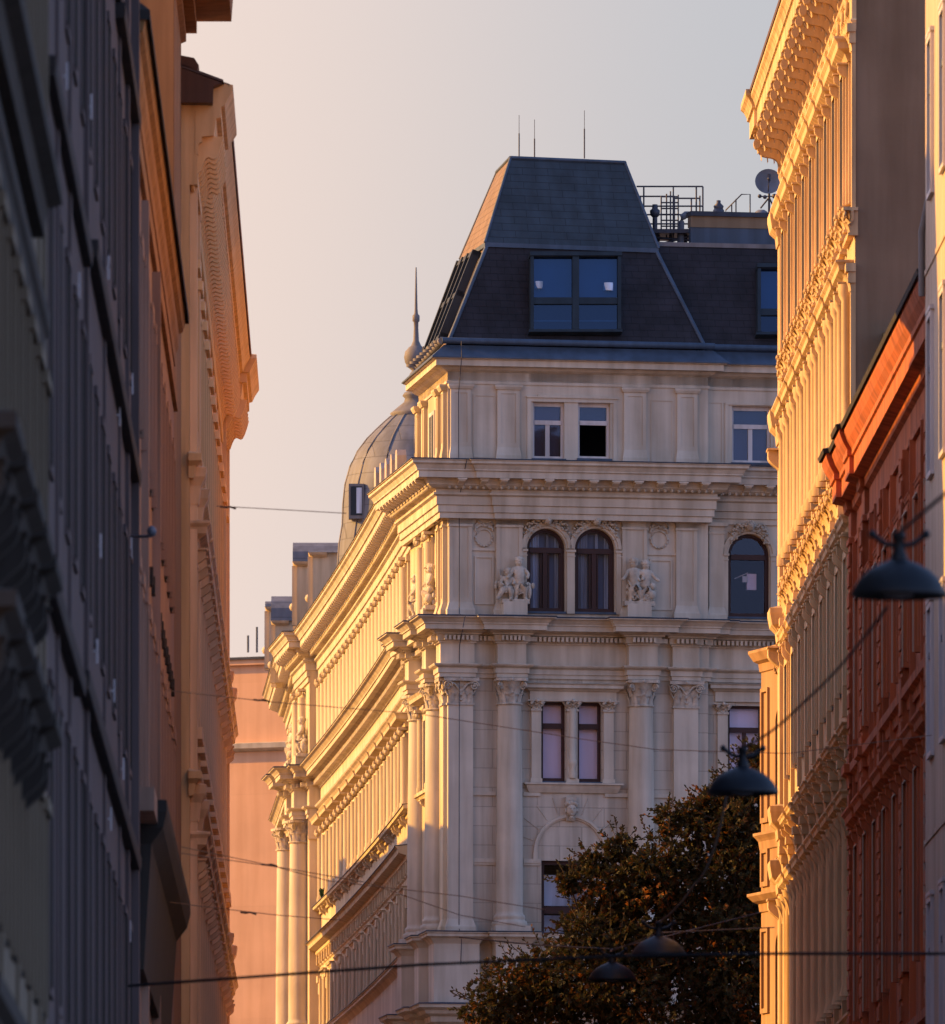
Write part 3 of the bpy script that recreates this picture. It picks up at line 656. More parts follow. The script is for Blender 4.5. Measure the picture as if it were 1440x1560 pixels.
# --- arch panel with mask above the big window
xc = U(868.5); rad = U(925)-xc; m = MB(); zsp = Z(1311)
arch_band(m, xc, Z(1297), rad-.10, rad, -.07, .01, 30); m.box(xc-rad, xc-rad+.10, -.06, .01, zsp, Z(1297)); m.box(xc+rad-.10, xc+rad, -.06, .01, zsp, Z(1297))
for k in range(1, 10):                                # voussoir joints as slim raised fillets
    a = pi*k/10
    if k != 5: m.tube([(xc+(rad+.04)*cos(a), -.008, Z(1297)+(rad+.04)*sin(a)), (xc+(rad+.45)*cos(a), -.008, Z(1297)+(rad+.45)*sin(a))], .01, 4)
m.build('blind_arch', SM, main)
m = MB(); m.extrude([(xc-.13, -.14, Z(1212)), (xc+.13, -.14, Z(1212)), (xc+.10, -.10, Z(1248)), (xc-.10, -.10, Z(1248))], (0, .13, 0))
m.ball((xc, -.16, Z(1232)), .12, 10, sy=.8, sz=1.35); m.ball((xc, -.27, Z(1233)), .035, 6, sz=1.6); m.box(xc-.05, xc+.05, -.275, -.2, Z(1239.5), Z(1238.4))
for sgn in (-1, 1):
    m.ball((xc+sgn*.05, -.245, Z(1229)), .022, 6); m.ball((xc+sgn*.12, -.15, Z(1224)), .05, 6); m.ball((xc+sgn*.13, -.14, Z(1233)), .04, 6, sz=1.5); m.ball((xc+sgn*.07, -.2, Z(1222)), .05, 6)
m.ball((xc, -.19, Z(1221)), .06, 6); m.ball((xc, -.18, Z(1243)), .05, 6); m.build('keystone_mask', 'carving', main)
a, b, c, d = W_door; m = MB(); fw = .09
m.box(a, a+fw, .12, .2, c, d); m.box(b-fw, b, .12, .2, c, d); m.box(a+fw, b-fw, .12, .2, d-fw, d); zt = Z(1383); m.box(a+fw, b-fw, .1, .2, zt-.1, zt+.06); m.box((a+b)/2-.06, (a+b)/2+.06, .12, .2, c, zt)
f = m.build('tall_window', 'wood_frame', main)
m = MB(); m.quad((a+fw, .16, c), (b-fw, .16, c), (b-fw, .16, d-fw), (a+fw, .16, d-fw)); m.build('pane', 'glass_clear', f, fix=False)
m = MB(); m.box(a+.02, b-.02, .5, .52, zt+.1, d-.3); m.box(a+.02, b-.02, .5, .52, c, zt-.12); m.build('curtain', 'curtain', f)
# --- lightning cable down the corner pilaster
m = MB(); m.tube([(U(697), -.42, Z(522)), (U(697), -.45, Z(548)), (U(697), -.12, Z(600)), (U(697), -.14, Z(700)), (U(697), -1.0, Z(705)), (U(697), -.2, Z(760)), (U(697), -.2, Z(936)), (U(697), -.82, Z(942)), (U(697), -.22, Z(985)), (U(697), -.2, Z(1030)), (U(697), -.2, Z(1072)), (U(697), -.17, Z(1415)), (U(697), -.45, Z(1425)), (U(697), -.25, Z(1520))], .009, 4); m.build('lightning_cable', 'steel', main)
# --- mansard roof
def face(name, pts, material): m = MB(); m.poly(pts); return m.build(name, material, main, fix=False)
def lpt(px, py, depth):                               # world point seen at photo pixel px,py at distance depth, in palace space
    x = (px-720)*depth/F; l = W2L(x, depth); return (l[0], l[1], EYE+(HZ-py)*depth/F)
zA, zB, zC_ = Z(522), lpt(743, 371.5, 301.3)[2], lpt(778, 240, 302.3)[2]
A = [(.02, .05), (U(1076), .05), (U(1076), 5.9), (bk[0]+.1, bk[1]-.1)]
def shift(px, dy): # ridge points
    y = dy; d = 300+dy*E2.y; x = (px-720)*d/F; return W2L(x, d+0)
Bq = [lpt(743, 371.5, 301.3)[:2], lpt(999, 371.5, 302.6)[:2], lpt(1000, 371.5, 306.6)[:2], lpt(706, 398, 304.9)[:2]]
Cq = [lpt(778, 240, 302.3)[:2], lpt(952, 240, 303.3)[:2], lpt(953, 240, 305.8)[:2], lpt(757, 264, 305.3)[:2]]
def ring3(q, z): return [(x, y, z) for x, y in q]
a3, b3, c3 = ring3(A, zA), ring3(Bq, zB), ring3(Cq, zC_)
names = [('roof_front', 'tile_lower', 'tile_upper'), ('roof_right', 'tile_lower', 'tile_upper'), ('roof_back', 'tile_lower', 'tile_upper'), ('roof_left', 'tile_side_lit', 'tile_side_lit')]
cxy = sum((Vector(p) for p in b3), Vector())/4
b4 = [tuple(cxy+(Vector(p)-cxy)*1.035+Vector((0, 0, .03))) for p in b3]
mlow = {}
for k in range(4):
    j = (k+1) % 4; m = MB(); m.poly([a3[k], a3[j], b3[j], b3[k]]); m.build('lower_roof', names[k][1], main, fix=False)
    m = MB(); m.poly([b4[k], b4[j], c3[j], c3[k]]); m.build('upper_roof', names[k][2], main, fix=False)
m = MB(); m.poly(c3); m.poly([(x, y, z-.10) for x, y, z in b4])
for k in range(4):
    j = (k+1) % 4; m.tube([a3[k], b3[k]], .05, 6); m.tube([b4[k], c3[k]], .035, 6); m.tube([c3[k], c3[j]], .045, 6)
    m.poly([b4[k], b4[j], (b4[j][0], b4[j][1], b4[j][2]-.10), (b4[k][0], b4[k][1], b4[k][2]-.10)])
m.build('roof_trim', 'metal_blue', main, fix=False)
# skylight in the front slope
def slope_pt(q0, q1, q2, q3, u, v): # bilinear
    a = Vector(q0).lerp(Vector(q1), u); b = Vector(q3).lerp(Vector(q2), u); return a.lerp(b, v)
nf = (Vector(a3[1])-Vector(a3[0])).cross(Vector(b3[0])-Vector(a3[0])).normalized()
def on_slope(px, py, out=0.0):                        # intersect the photo ray with the front slope
    q = Vector((O.x, O.y, 0)); dr = Vector(((px-720)/F, 1, (HZ-py)/F)); Rm = Matrix.Rotation(-RZ, 3, 'Z')
    o2 = Rm @ (Vector((0, 0, EYE))-q); d2 = Rm @ dr; n = nf if nf.y < 0 else -nf
    t = (Vector(a3[0])-o2).dot(n)/d2.dot(n); return o2+d2*t+n*out
def slab(m, px0, px1, py0, py1, o0, o1):
    a = [on_slope(px0, py1, o0), on_slope(px1, py1, o0), on_slope(px1, py0, o0), on_slope(px0, py0, o0)]
    b = [on_slope(px0, py1, o1), on_slope(px1, py1, o1), on_slope(px1, py0, o1), on_slope(px0, py0, o1)]
    m.add(a+b, [(0,1,2,3), (4,7,6,5), (0,4,5,1), (1,5,6,2), (2,6,7,3), (3,7,4,0)])
def roof_window(cols, rows, x0, x1, y0, y1, label=None, shades=()):
    m = MB(); bw = 5
    slab(m, x0-1, x1+1, y0-6, y0, 0, .22); slab(m, x0-2, x1+2, y1, y1+4, 0, .18); slab(m, x0, x0+bw, y0, y1, 0, .19); slab(m, x1-bw, x1, y0, y1, 0, .19)
    for a in cols: slab(m, a-bw, a+bw, y0, y1, 0, .185)
    for a in rows: slab(m, x0+bw, x1-bw, a-5, a+5, 0, .16)
    f = m.build('roof_window', 'dark_frame', main)
    m = MB(); slab(m, x0+bw, x1-bw, y0, y1, .02, .03); m.build('room_behind', 'interior', f)
    m = MB(); slab(m, x0+bw, x1-bw, y0, rows[0], .032, .04); m.build('blind', 'blind_teal', f)
    m = MB(); m.poly([on_slope(x0+bw, y1, .13), on_slope(x1-bw, y1, .13), on_slope(x1-bw, y0, .13), on_slope(x0+bw, y0, .13)]); m.build('pane', 'glass_blue', f, fix=False)
    if shades:
        m = MB(); slab(m, x0+bw, x1-bw, 490, 492, .05, .07); m.build('rail', 'dish', f)
    for px, py in shades:
        m = MB(); c = on_slope(px, py, .075); q = 1.0 if px < 870 else 1.15; m.lathe([(.105*q, -.08), (.095*q, .09*q), (.001, .09*q)], c, 16); m.tube([(c.x, c.y, c.z-.3), (c.x, c.y, c.z-.08)], .02, 6); m.build('table_lamp', 'curtain', f)
roof_window([875], [463], 806, 944, 396, 507, shades=((820, 437), (926, 440)))
# left side roof window strips
nn = (Vector(a3[0])-Vector(a3[3])).cross(Vector(b3[3])-Vector(a3[3])).normalized()
if nn.x > 0: nn = -nn
def ls(u, v, o): return slope_pt(a3[3], a3[0], b3[0], b3[3], u, v)+nn*o
def lslab(m, u0, u1, v0, v1, o0, o1):
    a = [ls(u0, v0, o0), ls(u1, v0, o0), ls(u1, v1, o0), ls(u0, v1, o0)]; b = [ls(u0, v0, o1), ls(u1, v0, o1), ls(u1, v1, o1), ls(u0, v1, o1)]
    m.add(a+b, [(0,1,2,3), (4,7,6,5), (0,4,5,1), (1,5,6,2), (2,6,7,3), (3,7,4,0)])
m = MB()
for u in (.12, .34, .56, .78): lslab(m, u, u+.035, .08, .95, 0, .20)
for v in (.08, .5, .90): lslab(m, .12, .815, v, v+.05, 0, .17)
f = m.build('roof_window', 'dark_frame', main); m = MB(); lslab(m, .14, .8, .1, .92, .05, .09); m.build('pane', 'glass', f)
m = MB(); c = ls(.03, .12, 0); m.tube([c, c+Vector((-.12, 0, .02)), c+Vector((-.16, 0, .10)), c+Vector((-.13, 0, .18))], .015, 5); m.build('roof_hook', 'steel', main)
# right-hand wing roof: plain dark slope, parapet, sheet capping
xr0 = UR-.2; xr1 = U(1500); nf_y = .27
ZW = EYE+(HZ-376)*303.2/F; ZP = lambda py: EYE+(HZ-py)*304.2/F
m = MB(); yt = b3[0][1]-.03
m.poly([(U(1068), .30, Z(528)), (xr1, .30, Z(528)), (xr1, 1.75, ZW), (lpt(990, 372, 301.9)[0], 1.75, ZW)]); 
m.build('wing_roof', 'tile_lower', main, fix=False)
nfo = nf; a3o = list(a3); 
n2 = (Vector((1, 0, 0))).cross(Vector((0, 1.45, ZW-Z(528)))).normalized(); nf = n2 if n2.y < 0 else -n2; a3 = [(U(1068), .30, Z(528))]+a3[1:]
roof_window([], [481], 1152, 1216, 415, 512)
m = MB(); m.box(lpt(1000, 372, 302)[0], xr1, 1.72, 1.95, ZW-.02, ZW+.08); m.build('ridge_sheet', 'zinc_plain', main)
m = MB(); m.box(lpt(1062, 372, 303)[0], xr1, 2.3, 2.5, ZW-.3, ZP(350)); pa = m.build('parapet', 'metal_blue', main)
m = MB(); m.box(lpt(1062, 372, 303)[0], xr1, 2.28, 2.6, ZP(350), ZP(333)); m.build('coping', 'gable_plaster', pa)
m = MB(); m.box(lpt(1061, 372, 303)[0], xr1, 2.22, 2.7, ZP(333), ZP(326)); m.build('coping_cap', 'flashing', pa)
# flat roof deck behind (closes the building top)
m = MB(); rp = [side_path[k] for k in range(2, len(side_path)-2)]; cxm = 12
m.add([(*p, Z(712)) for p in rp]+[(p[0]+9, p[1], Z(712)) for p in rp], [(i, i+1, len(rp)+i+1, len(rp)+i) for i in range(len(rp)-1)]); m.build('roof_deck', 'zinc_plain', main, fix=False)

# --- curved side facade: bays with windows
def side_at(Y): 
    t = Y-308; x = XC(t); d = Vector((-XCd(t), -1)).normalized(); l = W2L(x, Y); return l, atan2(d.y, d.x)-RZ
def win_piece(w, z0, z1, hood=None, pil_w=0, cap=False, sill=None, d=.12, deco=0):
    m = MB()
    m.box(-w/2-.14, -w/2, -.09, .02, z0, z1); m.box(w/2, w/2+.14, -.09, .02, z0, z1); m.box(-w/2, w/2, -.09, .02, z1-.14, z1)
    if pil_w:
        for sx in (-1, 1):
            x = sx*(w/2+.22+pil_w/2); m.lathe([(pil_w*.6, z0), (pil_w*.6, z0+.12), (pil_w*.5, z0+.16), (pil_w*.5, z1-.1)], (x, -.10, 0), 10)
            m.box(x-pil_w*.6, x+pil_w*.6, -.08, .02, z0, z1)
            if cap:
                m.box(x-pil_w*.8, x+pil_w*.8, -.26, .02, z1+.06, z1+.13)
                for q in range(3): m.ball((x-pil_w*.6+q*pil_w*.6, -.20, z1), .07, 5)
                m.ball((x, -.22, z1+.03), .08, 6)
    if hood:
        hw, hd, hh = hood; zt = z1+.13 if cap else z1
        m.sweep([(-hw/2, .02), (-hw/2, -.08), (hw/2, -.08), (hw/2, .02)], [(-.02, zt), (.02, zt), (.04, zt+hh*.4), (hd*.8, zt+hh*.55), (hd*.85, zt+hh*.8), (hd, zt+hh), (-.02, zt+hh*1.15)])
    if sill:
        sw, sdp, sh = sill
        m.sweep([(-sw/2, .02), (-sw/2, -.02), (sw/2, -.02), (sw/2, .02)], [(-.02, z0-sh), (sdp*.6, z0-sh), (sdp*.8, z0-sh*.6), (sdp, z0-sh*.5), (sdp, z0), (-.02, z0)])
        for sx in (-1, 1): m.join(console(.16, sdp*.8, .22), Matrix.Translation((sx*w*.5, 0, z0-sh)))
    if deco:
        for k in range(7): m.ball((-.3+k*.1, -.12, z1+.05+.1*sin(pi*k/6)), .07, 5)
    return m
def pane_mesh(w, z0, z1, name, material):
    m = MB(); m.box(-w/2, w/2, -.02, .01, z0, z1-.14); m.box(-.03, .03, -.04, 0, z0, z1-.14); return m.mesh(name, material)
bays = 12; Y0, Y1 = 309.2, 350.2
zu0, zu1 = Z(928), Z(803); zl0, zl1 = Z(1190), Z(1070); zm0, zm1 = Z(1420), Z(1318)
up = win_piece(1.0, zu0, zu1, None, .26, True, None, deco=1).mesh('side_window', SS); upp = pane_mesh(1.0, zu0, zu1, 'pane', 'dark_frame')
lo = win_piece(1.05, zl0, zl1, (2.3, .30, .30), .20, True, (2.2, .20, .16)).mesh('side_window', SS); lop = pane_mesh(1.05, zl0, zl1, 'pane', 'dark_frame')
mz = win_piece(1.1, zm0, zm1, (1.7, .10, .1), .12, False, None).mesh('side_window', SS); mzp = pane_mesh(1.1, zm0, zm1, 'pane', 'dark_frame')
for k in range(bays):
    Y = Y0+(Y1-Y0)*(k+.5)/bays; (x, y), r = side_at(Y)
    for me, pm in ((up, upp), (lo, lop), (mz, mzp)):
        w = link('side_window', me, main, (x, y, 0), r); link('pane', pm, w)
for k in range(bays+1):
    Y = Y0+(Y1-Y0)*k/bays; (x, y), r = side_at(Y)
    m = MB(); m.box(-.2, .2, -.07, .02, Z(930), Z(805)); m.box(-.24, .24, -.11, .02, Z(805), Z(795)); m.build('side_pilaster', SS, main, (x, y, 0), r); m = MB(); m.box(-.22, .22, -.05, .02, Z(1425), Z(1320)); m.box(-.26, .26, -.16, .02, Z(1330), Z(1318)); m.box(-.16, .16, -.12, .02, Z(1350), Z(1330)); m.build('lower_side_pilaster', SS, main, (x, y, 0), r)
sp = [side_path[k] for k in range(4, len(side_path)-2)]
m = MB(); m.sweep(sp, [(-.05, Z(1320)), (.04, Z(1320)), (.04, Z(1300)), (.08, Z(1298)), (.08, Z(1282)), (.16, Z(1278)), (.16, Z(1272)), (.34, Z(1268)), (.36, Z(1262)), (.42, Z(1258)), (-.05, Z(1254))])
m.sweep(sp, [(-.05, Z(1206)), (.06, Z(1206)), (.08, Z(1200)), (.22, Z(1198)), (.24, Z(1193)), (-.05, Z(1191))])
L_ = sum((Vector(sp[i+1])-Vector(sp[i])).length for i in range(len(sp)-1)); s = .6
while s < L_:
    p, d = along(sp, s); mm = MB(); mm.box(-.10, .10, -.16, .02, 0, .26); m.join(mm, Matrix.Translation((p.x, p.y, Z(1298))) @ Matrix.Rotation(atan2(d.y, d.x), 4, 'Z')); s += 1.14
sc_ = m.build('side_string_course', SS, main)
m = MB(); m.sweep(sp, [(-.05, Z(1253)), (.43, Z(1257)), (.44, Z(1258.5)), (-.05, Z(1256))]); m.sweep(sp, [(-.05, Z(1190)), (.25, Z(1192)), (.26, Z(1193.5)), (-.05, Z(1191.5))]); m.build('sheet', 'flashing', sc_)
(x, y), r = side_at(347.2); m = MB(); 
for k in range(60): m.join(leaf(.07, random.uniform(.12, .3), .05), Matrix.Translation((random.uniform(-.2, .2), -.16+random.uniform(-.04, .04), Z(1191))) @ Matrix.Rotation(random.uniform(0, 6.28), 4, 'Z') @ Matrix.Rotation(random.uniform(-.5, .5), 4, 'Y'))
tag(m.build('window_plant', 'plant_green', None, (0, 0, 0)), 'small green potted plant on a window sill of the sunlit side', 'plant')
wp = bpy.data.objects['window_plant']; wp.location = (O.x+E1.x*x+E2.x*y, O.y+E1.y*x+E2.y*y, 0); wp.rotation_euler = (0, 0, r+RZ)
# --- statue groups (putti) on plinths
def skin_fig(chains, name, material):
    me = bpy.data.meshes.new(name); vs = []; es = []; rs = []; idx = {}
    for ch in chains:
        prev = None
        for (key, p, r) in ch:
            if key not in idx: idx[key] = len(vs); vs.append(p); rs.append(r)
            if prev is not None: es.append((prev, idx[key]))
            prev = idx[key]
    me.from_pydata(vs, es, []); o = bpy.data.objects.new('tmp', me); COL.objects.link(o)
    md = o.modifiers.new('s', 'SKIN')
    for i, r in enumerate(rs): me.skin_vertices[0].data[i].radius = (r*1.3, r*1.3)
    me.skin_vertices[0].data[0].use_root = True
    sb = o.modifiers.new('d', 'SUBSURF'); sb.levels = 1; sb.render_levels = 1
    dg = bpy.context.evaluated_depsgraph_get(); dg.update(); ev = o.evaluated_get(dg); m2 = bpy.data.meshes.new_from_object(ev)
    out = MB(); out.add([v.co[:] for v in m2.vertices], [tuple(p.vertices) for p in m2.polygons], True)
    bpy.data.objects.remove(o); bpy.data.meshes.remove(m2); return out
def putto(px=0, h=1.0, sit=False, flip=1, seed=1):
    f = flip; s = h
    def P(x, y, z): return (px+f*x*s, y*s-.02, z*s)
    if sit:
        ch = [[('p', P(0, -.10, .30), .085*s), ('w', P(.01, -.10, .40), .075*s), ('c', P(.02, -.11, .52), .085*s), ('n', P(.02, -.12, .60), .040*s), ('h', P(.02, -.13, .69), .085*s), ('h2', P(.02, -.135, .72), .06*s)],
              [('p', P(0, -.10, .30), .085*s), ('k1', P(-.13, -.24, .28), .060*s), ('a1', P(-.22, -.22, .10), .036*s), ('f1', P(-.28, -.27, .05), .028*s)],
              [('p', P(0, -.10, .30), .085*s), ('k2', P(.08, -.27, .27), .060*s), ('a2', P(.07, -.24, .08), .036*s), ('f2', P(.05, -.31, .03), .028*s)],
              [('c', P(.02, -.11, .52), .085*s), ('s1', P(-.09, -.12, .55), .045*s), ('e1', P(-.17, -.16, .44), .034*s), ('m1', P(-.10, -.25, .38), .028*s)],
              [('c', P(.02, -.11, .52), .085*s), ('s2', P(.13, -.12, .55), .045*s), ('e2', P(.18, -.18, .45), .034*s), ('m2', P(.10, -.26, .42), .028*s)]]
        hd = P(.02, -.13, .72)
    else:
        ch = [[('p', P(0, -.12, .46), .090*s), ('w', P(-.01, -.13, .56), .078*s), ('c', P(-.02, -.13, .68), .090*s), ('n', P(-.02, -.13, .77), .042*s), ('h', P(-.01, -.14, .86), .085*s), ('h2', P(-.01, -.145, .885), .06*s)],
              [('p', P(0, -.12, .46), .090*s), ('k1', P(-.08, -.19, .27), .062*s), ('a1', P(-.09, -.14, .08), .036*s), ('f1', P(-.12, -.21, .03), .028*s)],
              [('p', P(0, -.12, .46), .090*s), ('k2', P(.09, -.22, .28), .060*s), ('a2', P(.12, -.16, .08), .036*s), ('f2', P(.16, -.22, .03), .028*s)],
              [('c', P(-.02, -.13, .68), .090*s), ('s1', P(-.14, -.13, .70), .045*s), ('e1', P(-.22, -.17, .58), .034*s), ('m1', P(-.30, -.24, .50), .028*s)],
              [('c', P(-.02, -.13, .68), .090*s), ('s2', P(.10, -.13, .71), .045*s), ('e2', P(.20, -.15, .60), .034*s), ('m2', P(.14, -.25, .50), .028*s)]]
        hd = P(-.01, -.14, .90)
    out = skin_fig(ch, 'p', 'carving'); rnd = random.Random(seed)
    out.ball((hd[0], hd[1]+.02, hd[2]+.0*s), .095*s, 10, sz=.95); out.ball((hd[0], hd[1]-.085*s, hd[2]-.02*s), .02*s, 5)
    for k in range(14):
        a = rnd.random()*2*pi; b = rnd.uniform(-.1, 1.0); out.ball((hd[0]+.085*s*cos(a)*cos(b), hd[1]+.03+.07*s*sin(a)*cos(b), hd[2]+.07*s*sin(b)), .034*s, 5)
    return out
def drape(x0, x1, z0, z1, seed):
    m = MB(); rnd = random.Random(seed); n = 16
    for k in range(6):
        zz = z0+(z1-z0)*k/5; pts = [(x0+(x1-x0)*i/n, -.16-.10*sin(pi*i/n)-.02*sin(i*2.1+k), zz-.14*sin(pi*i/n)+.05*sin(i*.9+k*1.7)) for i in range(n+1)]
        m.tube(pts, .028, 5, r1=.018)
    for k in range(10): m.ball((rnd.uniform(x0-.05, x1+.12), -.1, z0+rnd.uniform(-.1, .2)), .055, 5, sz=1.4)
    return m
def statue(mirror, seed):
    f = -1 if mirror else 1; m = MB()
    if not mirror:
        m.join(putto(.13, 1.06, False, 1, seed)); m.join(putto(-.16, .98, True, 1, seed+1)); m.join(drape(-.02, .34, .34, .44, seed)); m.join(drape(-.36, -.08, .38, .42, seed+2)); m.box(-.30, .34, -.30, 0, -.04, .06)
        m.tube([(-.33, -.1, .75), (-.30, -.14, .4), (-.36, -.2, .32)], .02, 5); m.ball((.36, -.1, .25), .12, 8, sx=.6, sz=1.6)
    else:
        m.join(putto(-.08, 1.08, False, 1, seed)); m.join(putto(.17, 1.04, False, -1, seed+1)); m.join(drape(-.22, .10, .26, .5, seed)); m.join(drape(.05, .36, .20, .30, seed+2)); m.join(putto(.12, .62, True, 1, seed+5)); m.box(-.34, .36, -.30, 0, -.04, .06)
        m.ball((.33, -.18, .42), .09, 7); m.ball((.30, -.2, .22), .12, 7)
    return m.mesh('statue_group', 'carving')
stA, stB = statue(False, 3), statue(True, 11)
def place_statue(me, x, y, z, r, w=.56):
    m = MB(); m.box(-w/2, w/2, -.36, .02, Z(937), z); pl = m.build('statue_plinth', SM, main, (x, y, 0), r)
    link('statue_group', me, pl, (0, -.02, z), 0)
place_statue(stA, U(779), -.10, Z(917), 0); place_statue(stB, U(968), -.10, Z(917), 0)
for dist, me in ((2.1, stB), (5.2, stA)):
    q = wallpt(dist); place_statue(me, q.x, q.y, Z(917), srz)
for wx, wy, me in ((-4.42, 352.2, stA), (-4.72, 355.2, stB)):
    l = W2L(wx, wy); place_statue(me, l[0], l[1], Z(917), srz)
# pavilion side upper order surrounds
for dist in (3.7,):
    q = wallpt(dist)
    for me, pm in ((up, upp), (lo, lop)):
        w = link('side_window', me, main, (q.x, q.y, 0), srz); link('pane', pm, w)
for Yp, x0 in ((353.7, -4.56),):
    l = W2L(x0, Yp)
    for me, pm in ((up, upp), (lo, lop)):
        w = link('side_window', me, main, (*l, 0), srz); link('pane', pm, w)
# far return pilaster of the far pavilion faces the camera
l = W2L(-4.19, 350.95); m = MB(); m.box(-.17, .17, -.06, .3, 0, Z(745)); m.box(-.2, .2, -.12, .3, Z(1033), Z(1071)); m.build('return_pilaster', SS, main, (*l, 0), -RZ)
# roof pieces over the side facade: balustrade panels behind the cornice
sr = side_path[4:-2]
m = MB(); L2 = sum((Vector(sr[i+1])-Vector(sr[i])).length for i in range(len(sr)-1))
for k in range(5):
    m = MB(); q_ = wallpt(6.5+k*1.15); p = q_; d = sd; n = Vector((d.y, -d.x)); r = atan2(d.y, d.x)
    mm = MB(); mm.extrude([(-.2, -.05, 0), (.2, -.05, 0), (.2, -.05, .72), (.1, -.05, .86), (-.1, -.05, .86), (-.2, -.05, .72)], (0, .22, 0))
    m.join(mm, Matrix.Translation((p.x+n.x*.42, p.y+n.y*.42, Z(704))) @ Matrix.Rotation(r, 4, 'Z')); m.build('roof_pedestal', 'pale_metal', main)
m = MB(); q = [tuple(wallpt(6.1+k*1.15)) for k in range(6)][::-1]; m.sweep(q, [(.28, Z(704)), (.32, Z(704)), (.32, Z(668)), (.28, Z(668))]); m.build('balustrade', 'pale_metal', main)
# side mansard above the cornice (low zinc slope)
m = MB(); m.sweep(sr, [(.62, Z(703)), (.15, Z(685)), (-1.5, Z(672)), (-1.5, Z(703))]); m.build('side_roof', 'zinc', main)
# dormers at the far end
def dormer(px0, px1, ytop, yeave, Y, dpt, name='dormer'):
    k = Y/F; x0 = (px0-720)*k; x1 = (px1-720)*k; zt = EYE+(HZ-ytop)*k; ze = EYE+(HZ-yeave)*k; zb = ze-1.7
    l = W2L(x0, Y); d = main; n = 8
    m = MB(); m.box(.12, x1-x0+.8, 0, dpt, zb, ze); dd = m.build(name, SS, d, (l[0], l[1], 0), -RZ)
    prof = [(-.12, ze)]+[(dpt/2-(dpt/2+.12)*cos(pi*i/n), ze+(zt-ze)*sin(pi*i/n)**.8) for i in range(n+1)]+[(dpt+.12, ze)]
    m = MB(); m.extrude([(.0, y, z) for y, z in prof], (x1-x0+.8, 0, 0), False); m.build('dormer_roof', 'zinc', dd)
    m = MB(); m.sweep([(.13, dpt+.02), (.13, -.05), (.5, -.05)], [(0, ze-.12), (.10, ze-.06), (.14, ze), (0, ze)]); m.box(-.02, .13, .1, .35, zb, ze-.1); m.box(-.02, .13, dpt-.35, dpt-.1, zb, ze-.1)
    m.ball((.02, .2, zb+.5), .12, 6); m.build('dormer_trim', SS, dd)
dormer(446, 560, 822, 856, 352.5, 2.0); dormer(470, 560, 838, 842, 349.5, 1.2); dormer(413, 500, 904, 946, 362, 2.0); dormer(404, 440, 914, 925, 369, 1.2)

# ================================================================ DOME of the building behind
DY = 342; k = DY/F; DX = (634-720)*k
dome = thing('dome', 'grey metal dome with ball finial and spire rising behind the sunlit roof', 'dome', (DX, DY, 0), radians(12))
def dz(py): return EYE+(HZ-py)*k
R8 = []
for py, r in ((880, 122), (830, 119), (800, 114), (770, 113), (740, 110), (712, 102), (690, 91), (670, 76), (655, 61), (643, 48), (636, 40), (634, 36)): R8.append((r*k, dz(py)))
m = MB(); m.lathe(R8, n=48, smooth=True); m.build('shell', 'zinc', dome)
m = MB()
for j in range(14):
    a = 2*pi*j/14; m.tube([(r*cos(a), r*sin(a), z) for r, z in R8], .03, 5)
m.build('ribs', 'zinc_plain', dome)
m = MB(); m.lathe([(36*k, dz(636)), (40*k, dz(630)), (36*k, dz(627)), (30*k, dz(622)), (19*k, dz(613)), (17*k, dz(607)), (21*k, dz(603)), (18*k, dz(598)), (15*k, dz(597)), (9*k, dz(590)), (5.5*k, dz(582)), (6*k, dz(575)), (10*k, dz(570)), (8*k, dz(567)), (6*k, dz(565)), (12*k, dz(560)), (17*k, dz(552)), (18.5*k, dz(544)), (17*k, dz(536)), (11*k, dz(529)), (8*k, dz(527)), (4.5*k, dz(519)), (3.5*k, dz(500)), (3.6*k, dz(491)), (5.5*k, dz(489)), (5.5*k, dz(481)), (3*k, dz(478)), (2.3*k, dz(470)), (1.0*k, dz(408)), (.01, dz(407))], n=20); m.build('finial', 'zinc_plain', dome)
m = MB(); wx = (545-634)*k; m.box(wx-.22, wx+.18, -1.40, -1.0, dz(797), dz(744)); lf = m.build('lantern_window', 'zinc_plain', dome, rz=-radians(12))
m = MB(); m.box(wx-.17, wx+.13, -1.408, -1.40, dz(792), dz(748)); m.build('opening', 'dark_frame', lf); m = MB(); m.box(wx-.02, wx+.12, -1.414, -1.408, dz(789), dz(750)); m.build('pane', 'curtain', lf)  # pale pane colour stands in for bright sky seen through the opening
# ================================================================ things on the palace roof
def lw(px, py, Y): return ((px-720)*Y/F, Y, EYE+(HZ-py)*Y/F)
for px, t, mid_, lab in ((791, 175, 203, 'tallest thin lightning rod at the left end of the mansard top'), (814.5, 182, 211, 'short thin lightning rod, second from left on the mansard top'), (890.5, 168, 196, 'thin lightning rod towards the right end of the mansard top')):
    b = lw(px, 240, 304); m = MB(); m.tube([(0, 0, -.02), (0, 0, lw(px, mid_, 304)[2]-b[2])], .018, 6); m.tube([(0, 0, lw(px, mid_, 304)[2]-b[2]), (0, 0, lw(px, t, 304)[2]-b[2])], .007, 5)
    tag(m.build('lightning_rod', 'steel', None, b), lab, 'lightning rod', 'lightning rods on the mansard top')
RY = 305.5
pf = thing('roof_platform', 'black steel service platform with railings and ladder on the roof beside the mansard', 'platform', lw(1015, 372, RY))
def rel(px, py, dy=0): a = lw(px, py, RY); b = lw(1015, 372, RY); return (a[0]-b[0], dy, a[2]-b[2])
def bars(name, segs, r): 
    m = MB()
    for a, b, c, d, dy in segs: m.tube([rel(a, b, dy), rel(c, d, dy)], r, 5)
    return m.build(name, 'steel', pf)
bars('railing', [(970, 284, 1071, 284, 0), (970, 314, 1071, 314, 0), (981, 284, 981, 350, 0), (1061, 284, 1061, 366, 0), (1071, 284, 1071, 366, 0), (985, 341, 1071, 341, 0)], .02)
